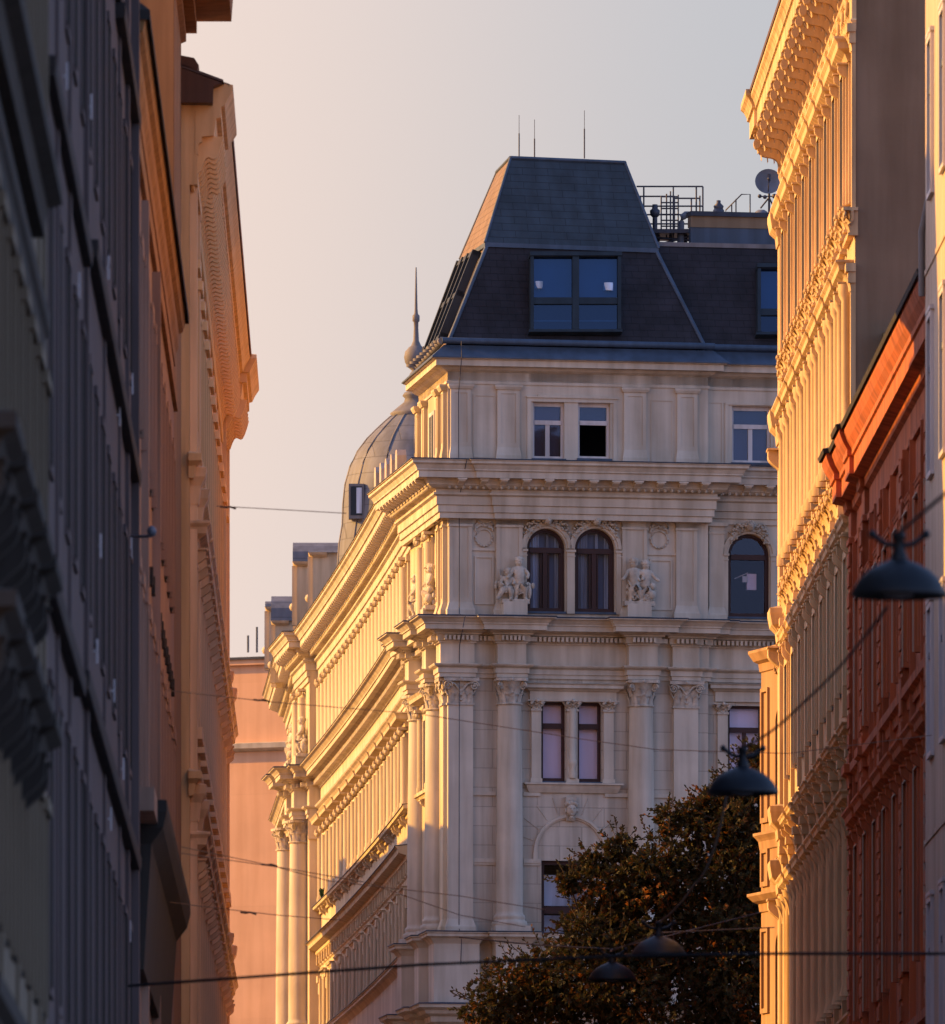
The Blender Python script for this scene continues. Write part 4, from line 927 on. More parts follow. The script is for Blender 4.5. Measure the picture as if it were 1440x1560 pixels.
bars('back_railing', [(970, 289, 1029, 289, 1.4), (970, 317, 1068, 317, 1.4), (977, 288, 977, 350, 1.4), (1029, 288, 1029, 350, 1.4), (1068, 288, 1068, 366, 1.4), (1055, 292, 1055, 350, 1.4), (1029, 292, 1068, 292, 1.4)], .02)
bars('ladder', [(1008, 295, 1008, 350, .5), (1034, 293, 1034, 350, .5), (1016, 293, 1016, 362, .3), (1022, 289, 1022, 362, .3), (1026, 284, 1026, 362, 0), (1008, 296, 1034, 296, .5)]+[(1008, 305+9*k, 1034, 305+9*k, .5) for k in range(6)], .018)
m = MB(); a = rel(985, 356); b = rel(1073, 350); m.box(a[0], b[0], -.2, 1.6, a[2]+.0, b[2])
for q in (1003, 1022, 1045, 1066): c = rel(q, 374); m.box(c[0]-.04, c[0]+.04, .2, .3, c[2]-.3, a[2])
m.tube([rel(1000, 374), rel(1064, 356)], .03, 5); m.tube([rel(1000, 362), rel(1071, 368)], .03, 5); m.build('deck', 'steel', pf)
def vent(name, pts, r, lab, cat, mt='steel', Y=RY, group=None):
    b = lw(*pts[-1], Y); m = MB(); P = [tuple(Vector(lw(x, y, Y))-Vector(b)) for x, y in pts]; m.tube(P, r, 10); return tag(m.build(name, mt, None, b), lab, cat, group)
vent('vent_pipe', [(1058, 331), (1052, 327), (1045, 327), (1040, 331), (1037.5, 338), (1037, 372)], .085, 'bent grey ventilation duct behind the platform railing', 'vent pipe', 'dish')
o = vent('flue', [(998, 318), (998, 372)], .06, 'thin dark flue with a collar beside the mansard roof', 'flue')
m = MB(); m.lathe([(.06, 0), (.11, .05), (.12, .16), (.07, .2), (.06, .3)], (0, 0, lw(998, 331, RY)[2]-o.location.z), 10); m.build('collar', 'steel', o)
for px, lab in ((1095, 'squat black chimney cowl on the parapet, left of the curved handrail'), (1184, 'squat black chimney cowl on the parapet under the satellite dish')):
    b = lw(px, 327, 304.6); m = MB(); m.lathe([(.13, 0), (.13, .10), (.10, .14)], n=10); o = tag(m.build('chimney_cowl', 'steel', None, b), lab, 'chimney cowl', 'chimney cowls on the parapet')
    m = MB(); m.lathe([(.10, .13), (.12, .2), (.05, .27), (.05, .33), (.0001, .34)], n=10); m.build('cap', 'steel', o)
hb = lw(1125, 327, 304.8); hr = thing('roof_handrail', 'bent thin steel handrail on the parapet between cowl and dish', 'handrail', hb)
m = MB()
for seg in ([(1106, 327), (1106, 320), (1130, 296), (1143, 296), (1143, 327)], [(1115, 327), (1115, 311)], [(1121.5, 327), (1121.5, 303)]):
    m.tube([tuple(Vector(lw(x, y, 304.8))-Vector(hb)) for x, y in seg], .016, 5)
m.build('rail', 'steel', hr)
sdsh = thing('satellite_dish', 'large grey satellite dish on a mast beside the cream cornice', 'satellite dish', lw(1172, 327, 304.9))
m = MB(); m.tube([(0, 0, 0), (0, 0, .95)], .03, 6); m.tube([(-.2, 0, .15), (0, 0, .4)], .02, 5); m.tube([(.2, 0, .0), (0, 0, .4)], .02, 5); m.tube([(-.25, -.05, .42), (.2, -.05, .42)], .015, 5)
m.ball((-.22, -.1, .42), .05, 6); m.ball((-.1, -.1, .40), .05, 6); m.ball((.12, -.1, .42), .06, 6); m.build('mast', 'steel', sdsh)
m = MB(); m.lathe([(.0001, .0), (.12, .008), (.22, .03), (.30, .06), (.31, .065)], n=24); o = m.xf(Matrix.Translation((-.02, -.02, .75)) @ Matrix.Rotation(radians(74), 4, 'X') @ Matrix.Rotation(0, 4, 'Z')); o.build('reflector', 'dish', sdsh, fix=False)
m = MB(); m.tube([(-.02, -.05, .5), (-.02, -.3, .62), (-.01, -.32, .78)], .014, 5); m.ball((-.01, -.32, .8), .04, 6); m.build('feed_arm', 'steel', sdsh)
m = MB(); m.lathe([(.17, 0), (.15, .06), (.08, .11), (.0001, .12)], n=16); tag(m.build('vent_dome', 'dish', None, lw(1160, 327, 304.7)), 'low grey domed vent on the parapet below the satellite dish', 'vent')

# ================================================================ generic street wall builder
def vline(dx, xr, yr): return lambda Y: xr+dx*(Y-yr)
class Front:
    """straight facade seen along the street. side=+1: on the right facing left, -1: on the left facing right"""
    def __init__(s, name, label, xf_, y_near, y_far, side, ztop, depth, material, gable=None):
        s.side = side; s.xf = xf_; s.yn, s.yf = y_near, y_far
        a = Vector((xf_(y_far), y_far)) if side > 0 else Vector((xf_(y_near), y_near)); b = Vector((xf_(y_near), y_near)) if side > 0 else Vector((xf_(y_far), y_far))
        s.o = a; d = (b-a); s.len = d.length; s.rz = atan2(d.y, d.x)
        s.root = thing(name, label, 'building', (a.x, a.y, 0), s.rz); s.ztop = ztop; s.m = material
        m = MB(); m.quad((0,0,0),(s.len,0,0),(s.len,0,ztop),(0,0,ztop)); m.build('facade_wall', material, s.root, fix=False)
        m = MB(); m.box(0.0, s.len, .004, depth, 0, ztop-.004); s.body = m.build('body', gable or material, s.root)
    def x(s, Y): return (s.yf-Y)/(s.yf-s.yn)*s.len if s.side > 0 else (Y-s.yn)/(s.yf-s.yn)*s.len
    def sweep(s, name, prof, x0=None, x1=None, material=None, parent=None, closed_ends=True):
        x0 = 0 if x0 is None else x0; x1 = s.len if x1 is None else x1
        m = MB(); m.sweep([(x0, .02), (x0, 0), (x1, 0), (x1, .02)] if closed_ends else [(x0, 0), (x1, 0)], prof); return m.build(name, material or s.m, parent or s.root)
    def put(s, me, x, name='window', sub=None):
        w = link(name, me, s.root, (x, 0, 0), 0)
        if sub: link('pane', sub, w)
        return w
# ---------------------------------------------------------------- CREAM building on the right
xr = vline(-.0175, 6.78, 240)
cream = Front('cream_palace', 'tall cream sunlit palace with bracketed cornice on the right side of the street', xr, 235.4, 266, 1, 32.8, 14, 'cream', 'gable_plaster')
Lc = cream.len
def Zc(py): return EYE+(HZ-py)*240/F
nb = 9; pitch = (Lc-1.6)/nb
def bx(k): return 1.5+pitch*(k+.5)
def surround(w, z0, z1, t=.14, d=.10, frames=3):
    m = MB()
    for q in range(frames):
        e = t*q; dd = d*(1-.28*q)+.015
        m.box(-w/2-e-t, -w/2-e, -dd, .01, z0, z1); m.box(w/2+e, w/2+e+t, -dd, .01, z0, z1); m.box(-w/2-e, w/2+e, -dd, .01, z1-t, z1) if q == 0 else None
    return m
def arch_hood(w, z1, d, h):                          # flat slab on curved brackets: the repeated hoods
    m = MB()
    m.sweep([(-w/2, .02), (-w/2, 0), (w/2, 0), (w/2, .02)], [(-.01, z1), (d*.3, z1), (d*.45, z1+h*.3), (d*.8, z1+h*.5), (d*.85, z1+h*.75), (d, z1+h*.9), (d, z1+h), (-.01, z1+h*1.1)])
    for sx in (-1, 1):
        m.join(console(.2, d*.75, .38 if d > .3 else .26), Matrix.Translation((sx*(w/2-.25), 0, z1)))
    return m
# row A
m = surround(1.15, 27.45, 30.0, .16, .16); m.join(arch_hood(2.1, 30.0, .36, .42))
for sx in (-1, 1): m.join(flat_capital(.3, .4, .14), Matrix.Translation((sx*.72, 0, 27.0)))
m.box(-1.0, 1.0, -.10, .01, 26.85, 26.95)
mA = m.mesh('window', 'cream'); pA = pane_mesh(1.15, 27.45, 30.0, 'pane', 'dark_frame')
# row B
m = surround(1.15, 23.2, 26.0, .15, .12, 2); m.join(arch_hood(2.2, 26.05, .34, .35))
for sx in (-1, 1): m.lathe([(.13, 23.2), (.13, 23.4), (.09, 23.45), (.09, 25.7), (.15, 25.8), (.16, 26.0)], (sx*.95, -.12, 0), 10)
mB = m.mesh('window', 'cream'); pB = pane_mesh(1.15, 23.2, 26.0, 'pane', 'dark_frame')
m = surround(1.15, 18.9, 21.3, .15, .10, 2); m.join(arch_hood(2.1, 21.55, .24, .30))
for sx in (-1, 1):
    m.join(flat_capital(.3, .55, .10), Matrix.Translation((sx*.85, 0, 22.3))); m.join(console(.22, .22, .5), Matrix.Translation((sx*.85, 0, 21.5)))
    m.join(leaf(.3, .5, .16), Matrix.Translation((sx*.4, -.08, 22.0)))
m.join(leaf(.4, .6, .2), Matrix.Translation((0, -.08, 22.0))); m.join(console(.3, .2, .45), Matrix.Translation((0, 0, 22.9))); mC = m.mesh('window', 'cream'); pC = pane_mesh(1.15, 18.9, 21.3, 'pane', 'dark_frame')
m = surround(1.15, 13.2, 16.4, .15, .10, 2); m.join(arch_hood(2.0, 16.6, .26, .30))
for sx in (-1, 1):
    m.lathe([(.13, 13.2), (.09, 13.4), (.09, 16.2), (.16, 16.5)], (sx*.9, -.12, 0), 10)
    m.join(leaf(.3, .4, .12), Matrix.Translation((sx*.9, -.14, 16.0)))
m.join(arch_hood(2.0, 17.9, .22, .22)); mD = m.mesh('window', 'cream'); pD = pane_mesh(1.15, 13.2, 16.4, 'pane', 'dark_frame')
m = surround(1.2, 7.4, 11.0, .2, .10, 2); mE = m.mesh('window', 'cream'); pE = pane_mesh(1.2, 7.4, 11.0, 'pane', 'dark_frame')
for k in range(nb):
    for me, pm in ((mA, pA), (mB, pB), (mC, pC), (mD, pD), (mE, pE)): cream.put(me, bx(k), 'window', pm)
m = MB()
for z0, z1, d in ((5, 12.6, .10), (12.9, 17.6, .09), (18.4, 22.2, .08), (22.9, 26.3, .08), (27.3, 30.6, .06)):
    m.box(-.15, .15, -d, .01, z0, z1-.35); m.box(-.19, .19, -d-.05, .01, z1-.35, z1-.15); m.box(-.23, .23, -d-.09, .01, z1-.15, z1)
    for q in (-.1, .1): m.join(leaf(.18, .32, .12), Matrix.Translation((q, -d, z1-.5)))
m.join(flat_capital(.34, .45, .10), Matrix.Translation((0, 0, 26.85)))
pm_ = m.mesh('pilaster', 'cream')
for k in range(nb+1): link('pilaster', pm_, cream.root, (1.5+pitch*k, 0, 0))
# corner quoin pier at the far end with caps at each storey
m = MB(); m.box(-.05, .95, -.14, .02, 0, 30.9)
for z in (30.0, 26.0, 22.0, 18.0, 16.9, 13.0): m.sweep([(-.05, .02), (-.05, -.14), (.95, -.14), (.95, .02)], [(-.01, z-.2), (.03, z-.2), (.05, z), (.16, z+.12), (.20, z+.35), (.20, z+.45), (-.01, z+.5)])
for z in (21.9, 25.9, 16.8): m.join(console(.5, .26, .5), Matrix.Translation((.45, -.1, z-.2)))
m.build('corner_pier', 'cream', cream.root)
for z in (22.9, 12.8): cream.sweep('string_course', [(-.01, z-.1), (.05, z-.1), (.09, z), (.13, z+.05), (.13, z+.1), (-.01, z+.12)], .95, Lc)
# great cornice: frieze with rings, scrolled brackets, soffit, corona
cream.sweep('frieze', [(-.01, 30.50), (.05, 30.50), (.05, 30.58), (.09, 30.66), (.06, 30.7), (.06, 31.17), (.10, 31.2), (.12, 31.26), (.12, 31.3), (-.01, 31.3)])
def MB_roll(w, r):
    m = MB(); n = 12; m.extrude([(-w/2, r*cos(2*pi*i/n), r*sin(2*pi*i/n)) for i in range(n)], (w, 0, 0), True); return m
def big_bracket():
    m = MB(); n = 16; o = []
    for i in range(n+1):
        t = i/n; o.append((-.92+.80*t-.07*sin(2*pi*t), 32.26-.66*t**1.05-.09*sin(2*pi*t)))
    top_ = [(-.10, 32.45), (-.92, 32.45)]
    pts = [(.02, 31.58)]+[(.02, 32.45)]+top_[1:]+o
    m.extrude([(-.10, y, z) for y, z in pts], (.20, 0, 0))
    m.box(-.14, .14, -.96, 0, 32.37, 32.45)
    for yy, zz, rr in ((-.86, 32.22, .11), (-.14, 31.68, .09)): m.join(MB_roll(.26, rr), Matrix.Translation((0, yy, zz)))
    for k in range(5):
        t = (k+.6)/5.4; m.join(leaf(.24, .20, .07), Matrix.Translation((0, -.86+.72*t-.07*sin(2*pi*t), 32.14-.60*t-.09*sin(2*pi*t))))
    for sx in (-1, 1): 
        pts = []
        for i in range(16):
            a = i/15*2*pi*1.4; rr = .13*(1-.6*i/15); pts.append((sx*.11, -.62+rr*cos(a), 32.2+rr*sin(a)))
        m.tube(pts, .03, 5)
    return m
bb = big_bracket().xf(Matrix.Translation((0, 0, -.31)) @ Matrix.Diagonal((1, .66, 1, 1))).mesh('bracket', 'cream'); nbk = 18; sp_ = (Lc-.5)/nbk
for k in range(nbk+1): link('bracket', bb, cream.root, (.2+sp_*k, 0, 0))
m = MB(); m.ring((0, -.10, 30.94), .18, .035, 18); m.ring((.06, -.10, 30.92), .09, .03, 12); m.box(-.32, .32, -.12, 0, 31.22, 31.27)
fo = m.mesh('frieze_ornament', 'cream'); m = MB(); m.ring((0, -.27, 32.12), .15, .04, 10, 'z'); m.ring((0, -.50, 32.12), .10, .035, 10, 'z'); ro = m.mesh('soffit_rosette', 'cream')
for k in range(nbk): link('frieze_ornament', fo, cream.root, (.2+sp_*(k+.5), 0, 0)); link('soffit_rosette', ro, cream.root, (.2+sp_*(k+.5), 0, 0))
m = MB()
for k in range(int(Lc/.3)): m.join(leaf(.2, .2, .06), Matrix.Translation((.15+k*.3, -.08, 30.56)))
tag(m.build('leaf_moulding', 'cream', cream.root), kind='stuff')
cc = cream.sweep('cornice', [(-.01, 32.14), (.62, 32.14), (.62, 32.45), (.66, 32.47), (.66, 32.52), (.70, 32.62), (.75, 32.68), (.75, 32.78), (-.01, 32.9)])
cream.sweep('cornice_end', [(0, 32.12), (.68, 32.12), (.68, 32.46), (.73, 32.48), (.73, 32.54), (.79, 32.66), (.85, 32.72), (.85, 32.84), (0, 32.95)], -.15, .9)
cream.sweep('sheet', [(0, 32.88), (.76, 32.80), (.77, 32.76), (.78, 32.83), (0, 32.96)], material='copper_roof', parent=cc)
# things mounted on gable
m = MB(); m.box(Lc+.0, Lc+.42, .55, 1.0, Zc(625)-.1, Zc(555)); m.extrude([(Lc, .5, Zc(555)), (Lc+.5, .5, Zc(555)), (Lc+.5, .5, Zc(550)), (Lc, .5, Zc(545))], (0, .55, 0)); m.build('gable_vent_box', 'dark_frame', cream.root)
# ---------------------------------------------------------------- RED building
red = Front('red_house', 'deep red sunlit house with heavy cornice, between the cream palace and the grey one', xr, 203.2, 235.3, 1, 22.3, 12, 'red')
Lr = red.len
def Zr(py, px): # height of a feature seen at photo (px,py) on this facade
    Y = (xr(0))*F/((px-720)+.0175*F); return EYE+(HZ-py)*Y/F
rt = 22.9
# break forward at the far end
def rsweep(name, prof, mt='red'):
    m = MB(); m.sweep([(0, .02), (0, -.10), (.9, -.10), (.9, 0), (4.6, 0), (4.6, -.08), (5.6, -.08), (5.6, 0), (Lr, 0)], prof); return m.build(name, mt, red.root)
rc = rsweep('cornice', [(-.12, 21.2), (.06, 21.2), (.06, 21.3), (.02, 21.32), (.02, 21.75), (.10, 21.8), (.12, 21.95), (.30, 22.0), (.30, 22.3), (.34, 22.32), (.34, 22.42), (.42, 22.55), (.48, 22.7), (.48, 22.8), (-.12, 22.9)])
rsweep('sheet', [(-.12, 22.86), (.50, 22.80), (.53, 22.76), (.55, 22.84), (.0, 23.0), (-.12, 23.0)], 'dark_stone').parent = red.root
m = MB(); m.box(0, Lr, .1, .5, 22.9, 23.1); m.build('roof_edge', 'dark_stone', red.root)
for k in range(5): pass
nr = 9; pr = (Lr-1.2)/nr; RF = {}
m = surround(1.1, 17.6, 20.2, .13, .10, 2); m.join(arch_hood(1.8, 20.2, .12, .16)); rA = m.mesh('window', 'red'); rAp = pane_mesh(1.1, 17.6, 20.2, 'pane', 'dark_frame')
m = surround(1.1, 12.6, 15.8, .13, .12, 2); m.join(arch_hood(2.1, 15.9, .32, .42)); 
m2 = MB()
rB = m.mesh('window', 'red'); rBp = pane_mesh(1.1, 12.6, 15.8, 'pane', 'dark_frame')
m = surround(1.1, 6.6, 10.2, .13, .12, 2); m.join(arch_hood(2.1, 10.3, .34, .40)); rC = m.mesh('window', 'red'); rCp = pane_mesh(1.1, 6.6, 10.2, 'pane', 'dark_frame')
for k in range(nr):
    for me, pp, (z0, z1) in ((rA, rAp, (17.6, 20.1)), (rB, rBp, (12.6, 15.7)), (rC, rCp, (6.6, 10.1))):
        w = red.put(me, 1.2+pr*(k+.5), 'window', pp)
        if z0 not in RF: m = MB(); m.box(-.555, -.53, -.150, -.128, z0, z1); m.box(-.53, .53, -.145, -.128, z1-.03, z1); RF[z0] = m.mesh('frame_glint', 'grey_plaster')
        link('frame_glint', RF[z0], w)  # pale strips painted as glints on the window casings
for x in (.45, 5.1, 11.5, 19, 27):
    m = MB(); m.box(x-.35, x+.35, -.13, .01, 11.6, 21.2)
    for k in range(26): m.box(x-.38, x+.38, -.155, -.12, 11.8+k*.36, 12.05+k*.36)
    m.build('quoin_strip', 'red', red.root)

rsweep('string_course', [(-.12, 16.9), (.05, 16.9), (.07, 17.05), (.15, 17.1), (.15, 17.25), (-.12, 17.3)])
rsweep('string_course', [(-.12, 11.2), (.05, 11.2), (.07, 11.4), (.22, 11.45), (.22, 11.6), (-.12, 11.65)])
m = MB()
for x in (1.0, 3.0, 7.2, 9.0, 12, 14.5, 17.5, 21, 24.5, 28): m.box(x, x+.12, -.10, .02, 2, 21.2)
for z in (9.0, 8.0, 10.7, 18.9): m.box(0, Lr, -.012, .01, z, z+.05)
m.build('pilaster_strips', 'red', red.root)
m = MB(); m.box(.1, 1.1, -.42, .02, 10.4, 10.7); m.box(.2, 1.0, -.3, .02, 5, 10.4); m.build('corner_bay', 'red', red.root)
m = MB(); m.tube([(4.2, -.10, 21.2), (4.2, -.12, 3)], .05, 8); m.build('downpipe', 'red', red.root)
# ---------------------------------------------------------------- GREY building (right edge)
xg = lambda Y: 7.0+.0175*(203.5-Y)
grey = Front('plain_house', 'plain plastered house with tall windows at the right edge of the photo', xg, 170, 203.1, 1, 31.5, 9, 'grey_plaster')
Lg = grey.len
rows_g = ((6.2, 8.7), (10.6, 13.0), (15.2, 17.5), (19.5, 21.95), (23.8, 26.2))
gm = []
for z0, z1 in rows_g:
    m = surround(1.0, z0, z1, .09, .045, 1); m.box(-.64, .64, -.07, .01, z1, z1+.07); m.box(-.62, .62, -.06, .01, z0-.07, z0)
    p = MB(); p.box(-.5, .5, -.006, 0, z0, z1-.09); p.box(-.04, .04, -.03, 0, z0, z1-.09); p.box(-.5, .5, -.03, 0, z0+(z1-z0)*.64, z0+(z1-z0)*.68)
    gm.append((m.mesh('window', 'white_frame'), p.mesh('pane', 'metal_blue')))
k = 0; x = 2.0
while x < Lg-1:
    for me, pp in gm: grey.put(me, x, 'window', pp)
    x += 3.6
for z in (13.9, 22.7): grey.sweep('string_course', [(-.01, z), (.02, z), (.02, z+.08), (-.01, z+.08)])
grey.sweep('cornice', [(-.01, 30.6), (.2, 30.8), (.6, 31.0), (.6, 31.4), (-.01, 31.5)])
m = MB(); m.tube([(.05, -.06, 22.4), (.05, -.06, 23.4), (.12, .1, 24.2)], .05, 8); m.build('downpipe', 'zinc_plain', grey.root)
# ---------------------------------------------------------------- sandstone corner bay beyond the cream palace
ax0 = (1160-720)*270/F; ax1 = (1199-720)*268.2/F
bay = thing('sandstone_house', 'narrow sandstone house corner with carved panels between tree and cream palace', 'building', (ax0, 270, 0), atan2(-1.8, ax1-ax0))
bl_ = hypot(1.8, ax1-ax0)
def Zb(py): return EYE+(HZ-py)*270/F
m = MB(); wall_open(m, 0, bl_, 0, Zb(1002), [(bl_*.55, bl_*.88, Zb(1265), Zb(1085)), (bl_*.55, bl_*.88, Zb(1640), Zb(1425))], 0, .25); m.quad((0,0,0),(0,8,0),(0,8,Zb(1002)),(0,0,Zb(1002))); 
for z in (1085, 1425): arch_fill(m, bl_*.715, bl_*.165, Zb(z)-bl_*.165, Zb(z), bl_*.55, bl_*.88, 0, .25)
m.quad((0,0,Zb(1002)),(bl_,0,Zb(1002)),(bl_+3,8,Zb(1002)),(0,8,Zb(1002))); m.build('bay_wall', 'sandstone', bay)
m = MB(); m.box(bl_*.5, bl_*.92, .26, .3, 0, Zb(1020)); m.build('pane', 'interior', bay)
bp_ = [(0, .6), (0, 0), (bl_, 0)]
for a, b, d in ((1012, 992, .22), (1283, 1270, .14), (1378, 1362, .24)):
    m = MB(); m.sweep(bp_, [(-.01, Zb(a+14)), (.03, Zb(a+12)), (.05, Zb(a)), (d*.6, Zb(a-4)), (d, Zb(b+4)), (d, Zb(b)), (-.01, Zb(b-1))]); m.build('cornice', 'sandstone', bay)
m = MB()
for z0, z1 in ((1255, 1050), (1352, 1295), (1545, 1415)):
    m.box(.08, .16, -.05, .01, Zb(z0), Zb(z1)); m.box(.52, .60, -.05, .01, Zb(z0), Zb(z1)); m.box(.16, .52, -.05, .01, Zb(z1)-.08, Zb(z1)); m.box(.16, .52, -.05, .01, Zb(z0), Zb(z0)+.1); m.box(bl_*.9, bl_*.98, -.05, .01, Zb(z0), Zb(z1))
    m.box(-.03, .0, -.02, .3, Zb(z0), Zb(z1))
for zc in (1025, 1320, 1395):
    for q in range(3): m.ring((bl_*.62+q*.22, -.03, Zb(zc)), .09, .025, 10)
m.build('carved_panels', 'sandstone', bay)

# ================================================================ LEFT SIDE
AL = 2.84
xl = lambda Y: -(AL+.00875*Y)+.0
xl4 = lambda Y: -(2.80+.00875*Y)
# ---- far terracotta palace
L4 = Front('terracotta_palace', 'long terracotta palace with richly bracketed cornice glowing on the left side', xl4, 219, 271, -1, 27.55, 22, 'terracotta')
n4 = L4.len
def cornice4(z, o=0): return [(-.01, z-.9), (.04, z-.9), (.04, z-.72), (.10, z-.68), (.10, z-.60), (.30, z-.58), (.34, z-.30), (.42, z-.28), (.42, z-.1), (.48, z-.08), (.54, z+.05), (.62, z+.18), (.62, z+.26), (-.01, z+.4)]
m = MB(); m.sweep([(0, -.10), (6, -.10), (6, 0), (n4-5.5, 0), (n4-5.5, -.14), (n4, -.14), (n4, .3)], cornice4(27.3)); c4 = m.build('cornice', 'terracotta', L4.root)
m = MB(); m.sweep([(0, 0), (n4, 0)], [(0, 27.68), (.64, 27.56), (.65, 27.53), (.66, 27.58), (0, 27.8)]); m.build('sheet', 'brown_plaster', c4)
m = MB(); m.box(.01, 6, -.13, .01, 25.9, 27.6); m.build('frieze_panel', 'terracotta', L4.root)
wv = MB(); pts = []
nmod = int(n4/.75)
for i in range(9): t = i/8; pts.append((-.06-.34*t, 26.15+.42*t+.10*sin(2*pi*t)))
wv.extrude([(-.11, y, z) for y, z in [(0, 26.1)]+pts+[(-.44, 26.72), (0, 26.72)]], (.22, 0, 0)); wvm = wv.mesh('bracket', 'terracotta')
for k in range(nmod): link('bracket', wvm, c4, (.3+k*.75, -.12 if (k*.75 < 5.6 or k*.75 > n4-5.8) else 0, 0))

m = MB(); m.ring((0, -.05, 25.95), .12, .035, 10); rg = m.mesh('frieze_ring', 'terracotta')
for k in range(int(n4/.55)): link('frieze_ring', rg, c4, (.3+k*.55, 0, 0))
nb4 = 15; p4 = n4/nb4
m = surround(1.1, 22.2, 24.6, .14, .08, 2); m.box(-.8, .8, -.16, .01, 24.6, 24.75); w1 = m.mesh('window', 'terracotta'); w1p = pane_mesh(1.1, 22.2, 24.6, 'pane', 'dark_frame')
m = surround(1.1, 17.0, 19.8, .14, .10, 2); m.join(arch_hood(2.2, 19.9, .34, .42)); m.box(-1.0, 1.0, -.2, .01, 16.7, 16.9); w2 = m.mesh('window', 'pink_plaster'); w2p = pane_mesh(1.1, 17.0, 19.8, 'pane', 'dark_frame')
m = surround(1.1, 11.6, 14.6, .14, .10, 2); m.join(arch_hood(2.2, 14.7, .34, .42)); w3 = m.mesh('window', 'pink_plaster'); w3p = pane_mesh(1.1, 11.6, 14.6, 'pane', 'dark_frame')
for k in range(nb4):
    for me, pp in ((w1, w1p), (w2, w2p), (w3, w3p)): L4.put(me, p4*(k+.5), 'window', pp)
vm = MB(); vm.box(-.3, .3, -.03, 0, 25.0, 25.42); vme = vm.mesh('attic_vent', 'dark_stone')
for k in range(nb4): link('attic_vent', vme, L4.root, (p4*(k+.5), 0, 0))
m = MB()
for x, w, d in ((.6, .5, .12), (4.8, .5, .12), (n4-5.3, .5, .14), (n4-.4, .7, .16)):
    m.box(x-w/2, x+w/2, -d, .01, 4, 26.3)
    for z in (20.9, 15.6, 10.6): m.sweep([(x-w/2, .02), (x-w/2, -d), (x+w/2, -d), (x+w/2, .02)], [(-.01, z-.3), (.02, z-.3), (.06, z), (.14, z+.15), (.16, z+.3), (-.01, z+.35)])
for k in range(nb4+1): m.box(p4*k-.2, p4*k+.2, -.07, .01, 10.8, 25.7) if 0 < k < nb4 else None
m.build('pilaster_strips', 'pink_plaster', L4.root)
for z in (21.2, 15.9, 10.7): L4.sweep('string_course', [(-.01, z-.2), (.06, z-.2), (.1, z), (.20, z+.08), (.20, z+.2), (-.01, z+.25)], material='terracotta')
# roof end (dark) facing down the street
zg = lambda py, Y: EYE+(HZ-py)*Y/F
m = MB(); Yg = 218.6
def gp(px, py, Y=Yg): a = Vector(((px-720)*Y/F, Y)); d = a-L4.o; e = Vector((cos(L4.rz), sin(L4.rz))); f = Vector((-e.y, e.x)); return (d.dot(e), d.dot(f), zg(py, Y))
m.extrude([gp(240, 100), gp(263, 98), gp(338, 126), gp(325, 131), gp(324, 156), gp(240, 155)], (1.2, 0, 0)); ge = m.build('roof_end', 'copper_roof', L4.root)
m = MB(); m.extrude([gp(262, 92), gp(340, 121), gp(341, 125), gp(262, 97)], (53, 0, 0)); m.build('roof_slope', 'slate_plaster', L4.root)
m = MB(); m.extrude([gp(255, 80), gp(296, 88), gp(303, 99), gp(300, 107), gp(255, 92)], (2, 0, 0)); m.build('roof_hatch', 'copper_roof', L4.root)
L4.root.scale = (.965,)*3; L4.root.location = (L4.root.location.x*.965, L4.root.location.y*.965, .056)
# ---- tall ochre house, only its gable and cornice end above the brown one
L4a = Front('ochre_house', 'tall ochre house whose sunlit gable rises behind the brown house, upper left', xl, 203.0, 211.25, -1, 29.6, 14, 'ochre')
m = MB(); m.sweep([(0, 0), (L4a.len, 0), (L4a.len, .3)], [(-.01, 27.3), (.08, 27.35), (.08, 27.5), (.25, 27.5), (.25, 27.72), (.80, 27.76), (.84, 28.3), (.9, 28.6), (-.01, 29.0)]); m.build('cornice', 'ochre', L4a.root)
# ---- brown house
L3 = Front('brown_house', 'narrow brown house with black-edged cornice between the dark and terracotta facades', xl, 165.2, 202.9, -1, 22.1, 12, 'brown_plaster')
n3 = L3.len
m = MB(); m.sweep([(-.0, .3), (0, 0), (n3, 0), (n3, .3)], [(-.01, 21.3), (.02, 21.3), (.03, 21.5), (.07, 21.6), (.08, 21.8), (.14, 21.85), (.19, 22.05), (-.01, 22.2)]); c3_ = m.build('cornice', 'ochre', L3.root)
m = MB(); m.sweep([(-.0, .3), (0, 0), (n3, 0), (n3, .3)], [(0, 22.1), (.20, 22.03), (.23, 21.98), (.23, 22.1), (0, 22.3)]); m.build('sheet', 'dark_stone', c3_)
m = MB(); m.sweep([(0, 0), (n3, 0)], [(-.01, 20.6), (.06, 20.6), (.06, 20.9), (-.01, 21)]); m.build('frieze_band', 'ochre', L3.root)
m = surround(1.0, 17.2, 19.6, .12, .06, 1); m.box(-.7, .7, -.07, .01, 19.6, 19.75); q1 = m.mesh('window', 'brown_plaster'); q1p = pane_mesh(1.0, 17.2, 19.6, 'pane', 'dark_stone')
m = surround(1.0, 12.2, 15.2, .12, .06, 1); m.box(-.75, .75, -.09, .01, 15.2, 15.4); q2 = m.mesh('window', 'brown_plaster'); q2p = pane_mesh(1.0, 12.2, 15.2, 'pane', 'dark_stone')
for k in range(12): 
    for me, pp in ((q1, q1p), (q2, q2p)): L3.put(me, 1.6+k*2.9, 'window', pp)
vm = MB(); vm.box(-.2, .2, -.05, 0, 16.0, 16.25); vv = vm.mesh('wall_vent', 'dark_stone')
for k in range(14): link('wall_vent', vv, L3.root, (14+k*1.6, 0, 0))
m = MB(); m.box(7, 7.5, -.10, .01, 2, 20.5); m.box(1, 2.2, -.04, .01, 2, 20.8); m.box(16, 16.3, -.12, .01, 2, 20.5); m.build('wall_strips', 'brown_plaster', L3.root)
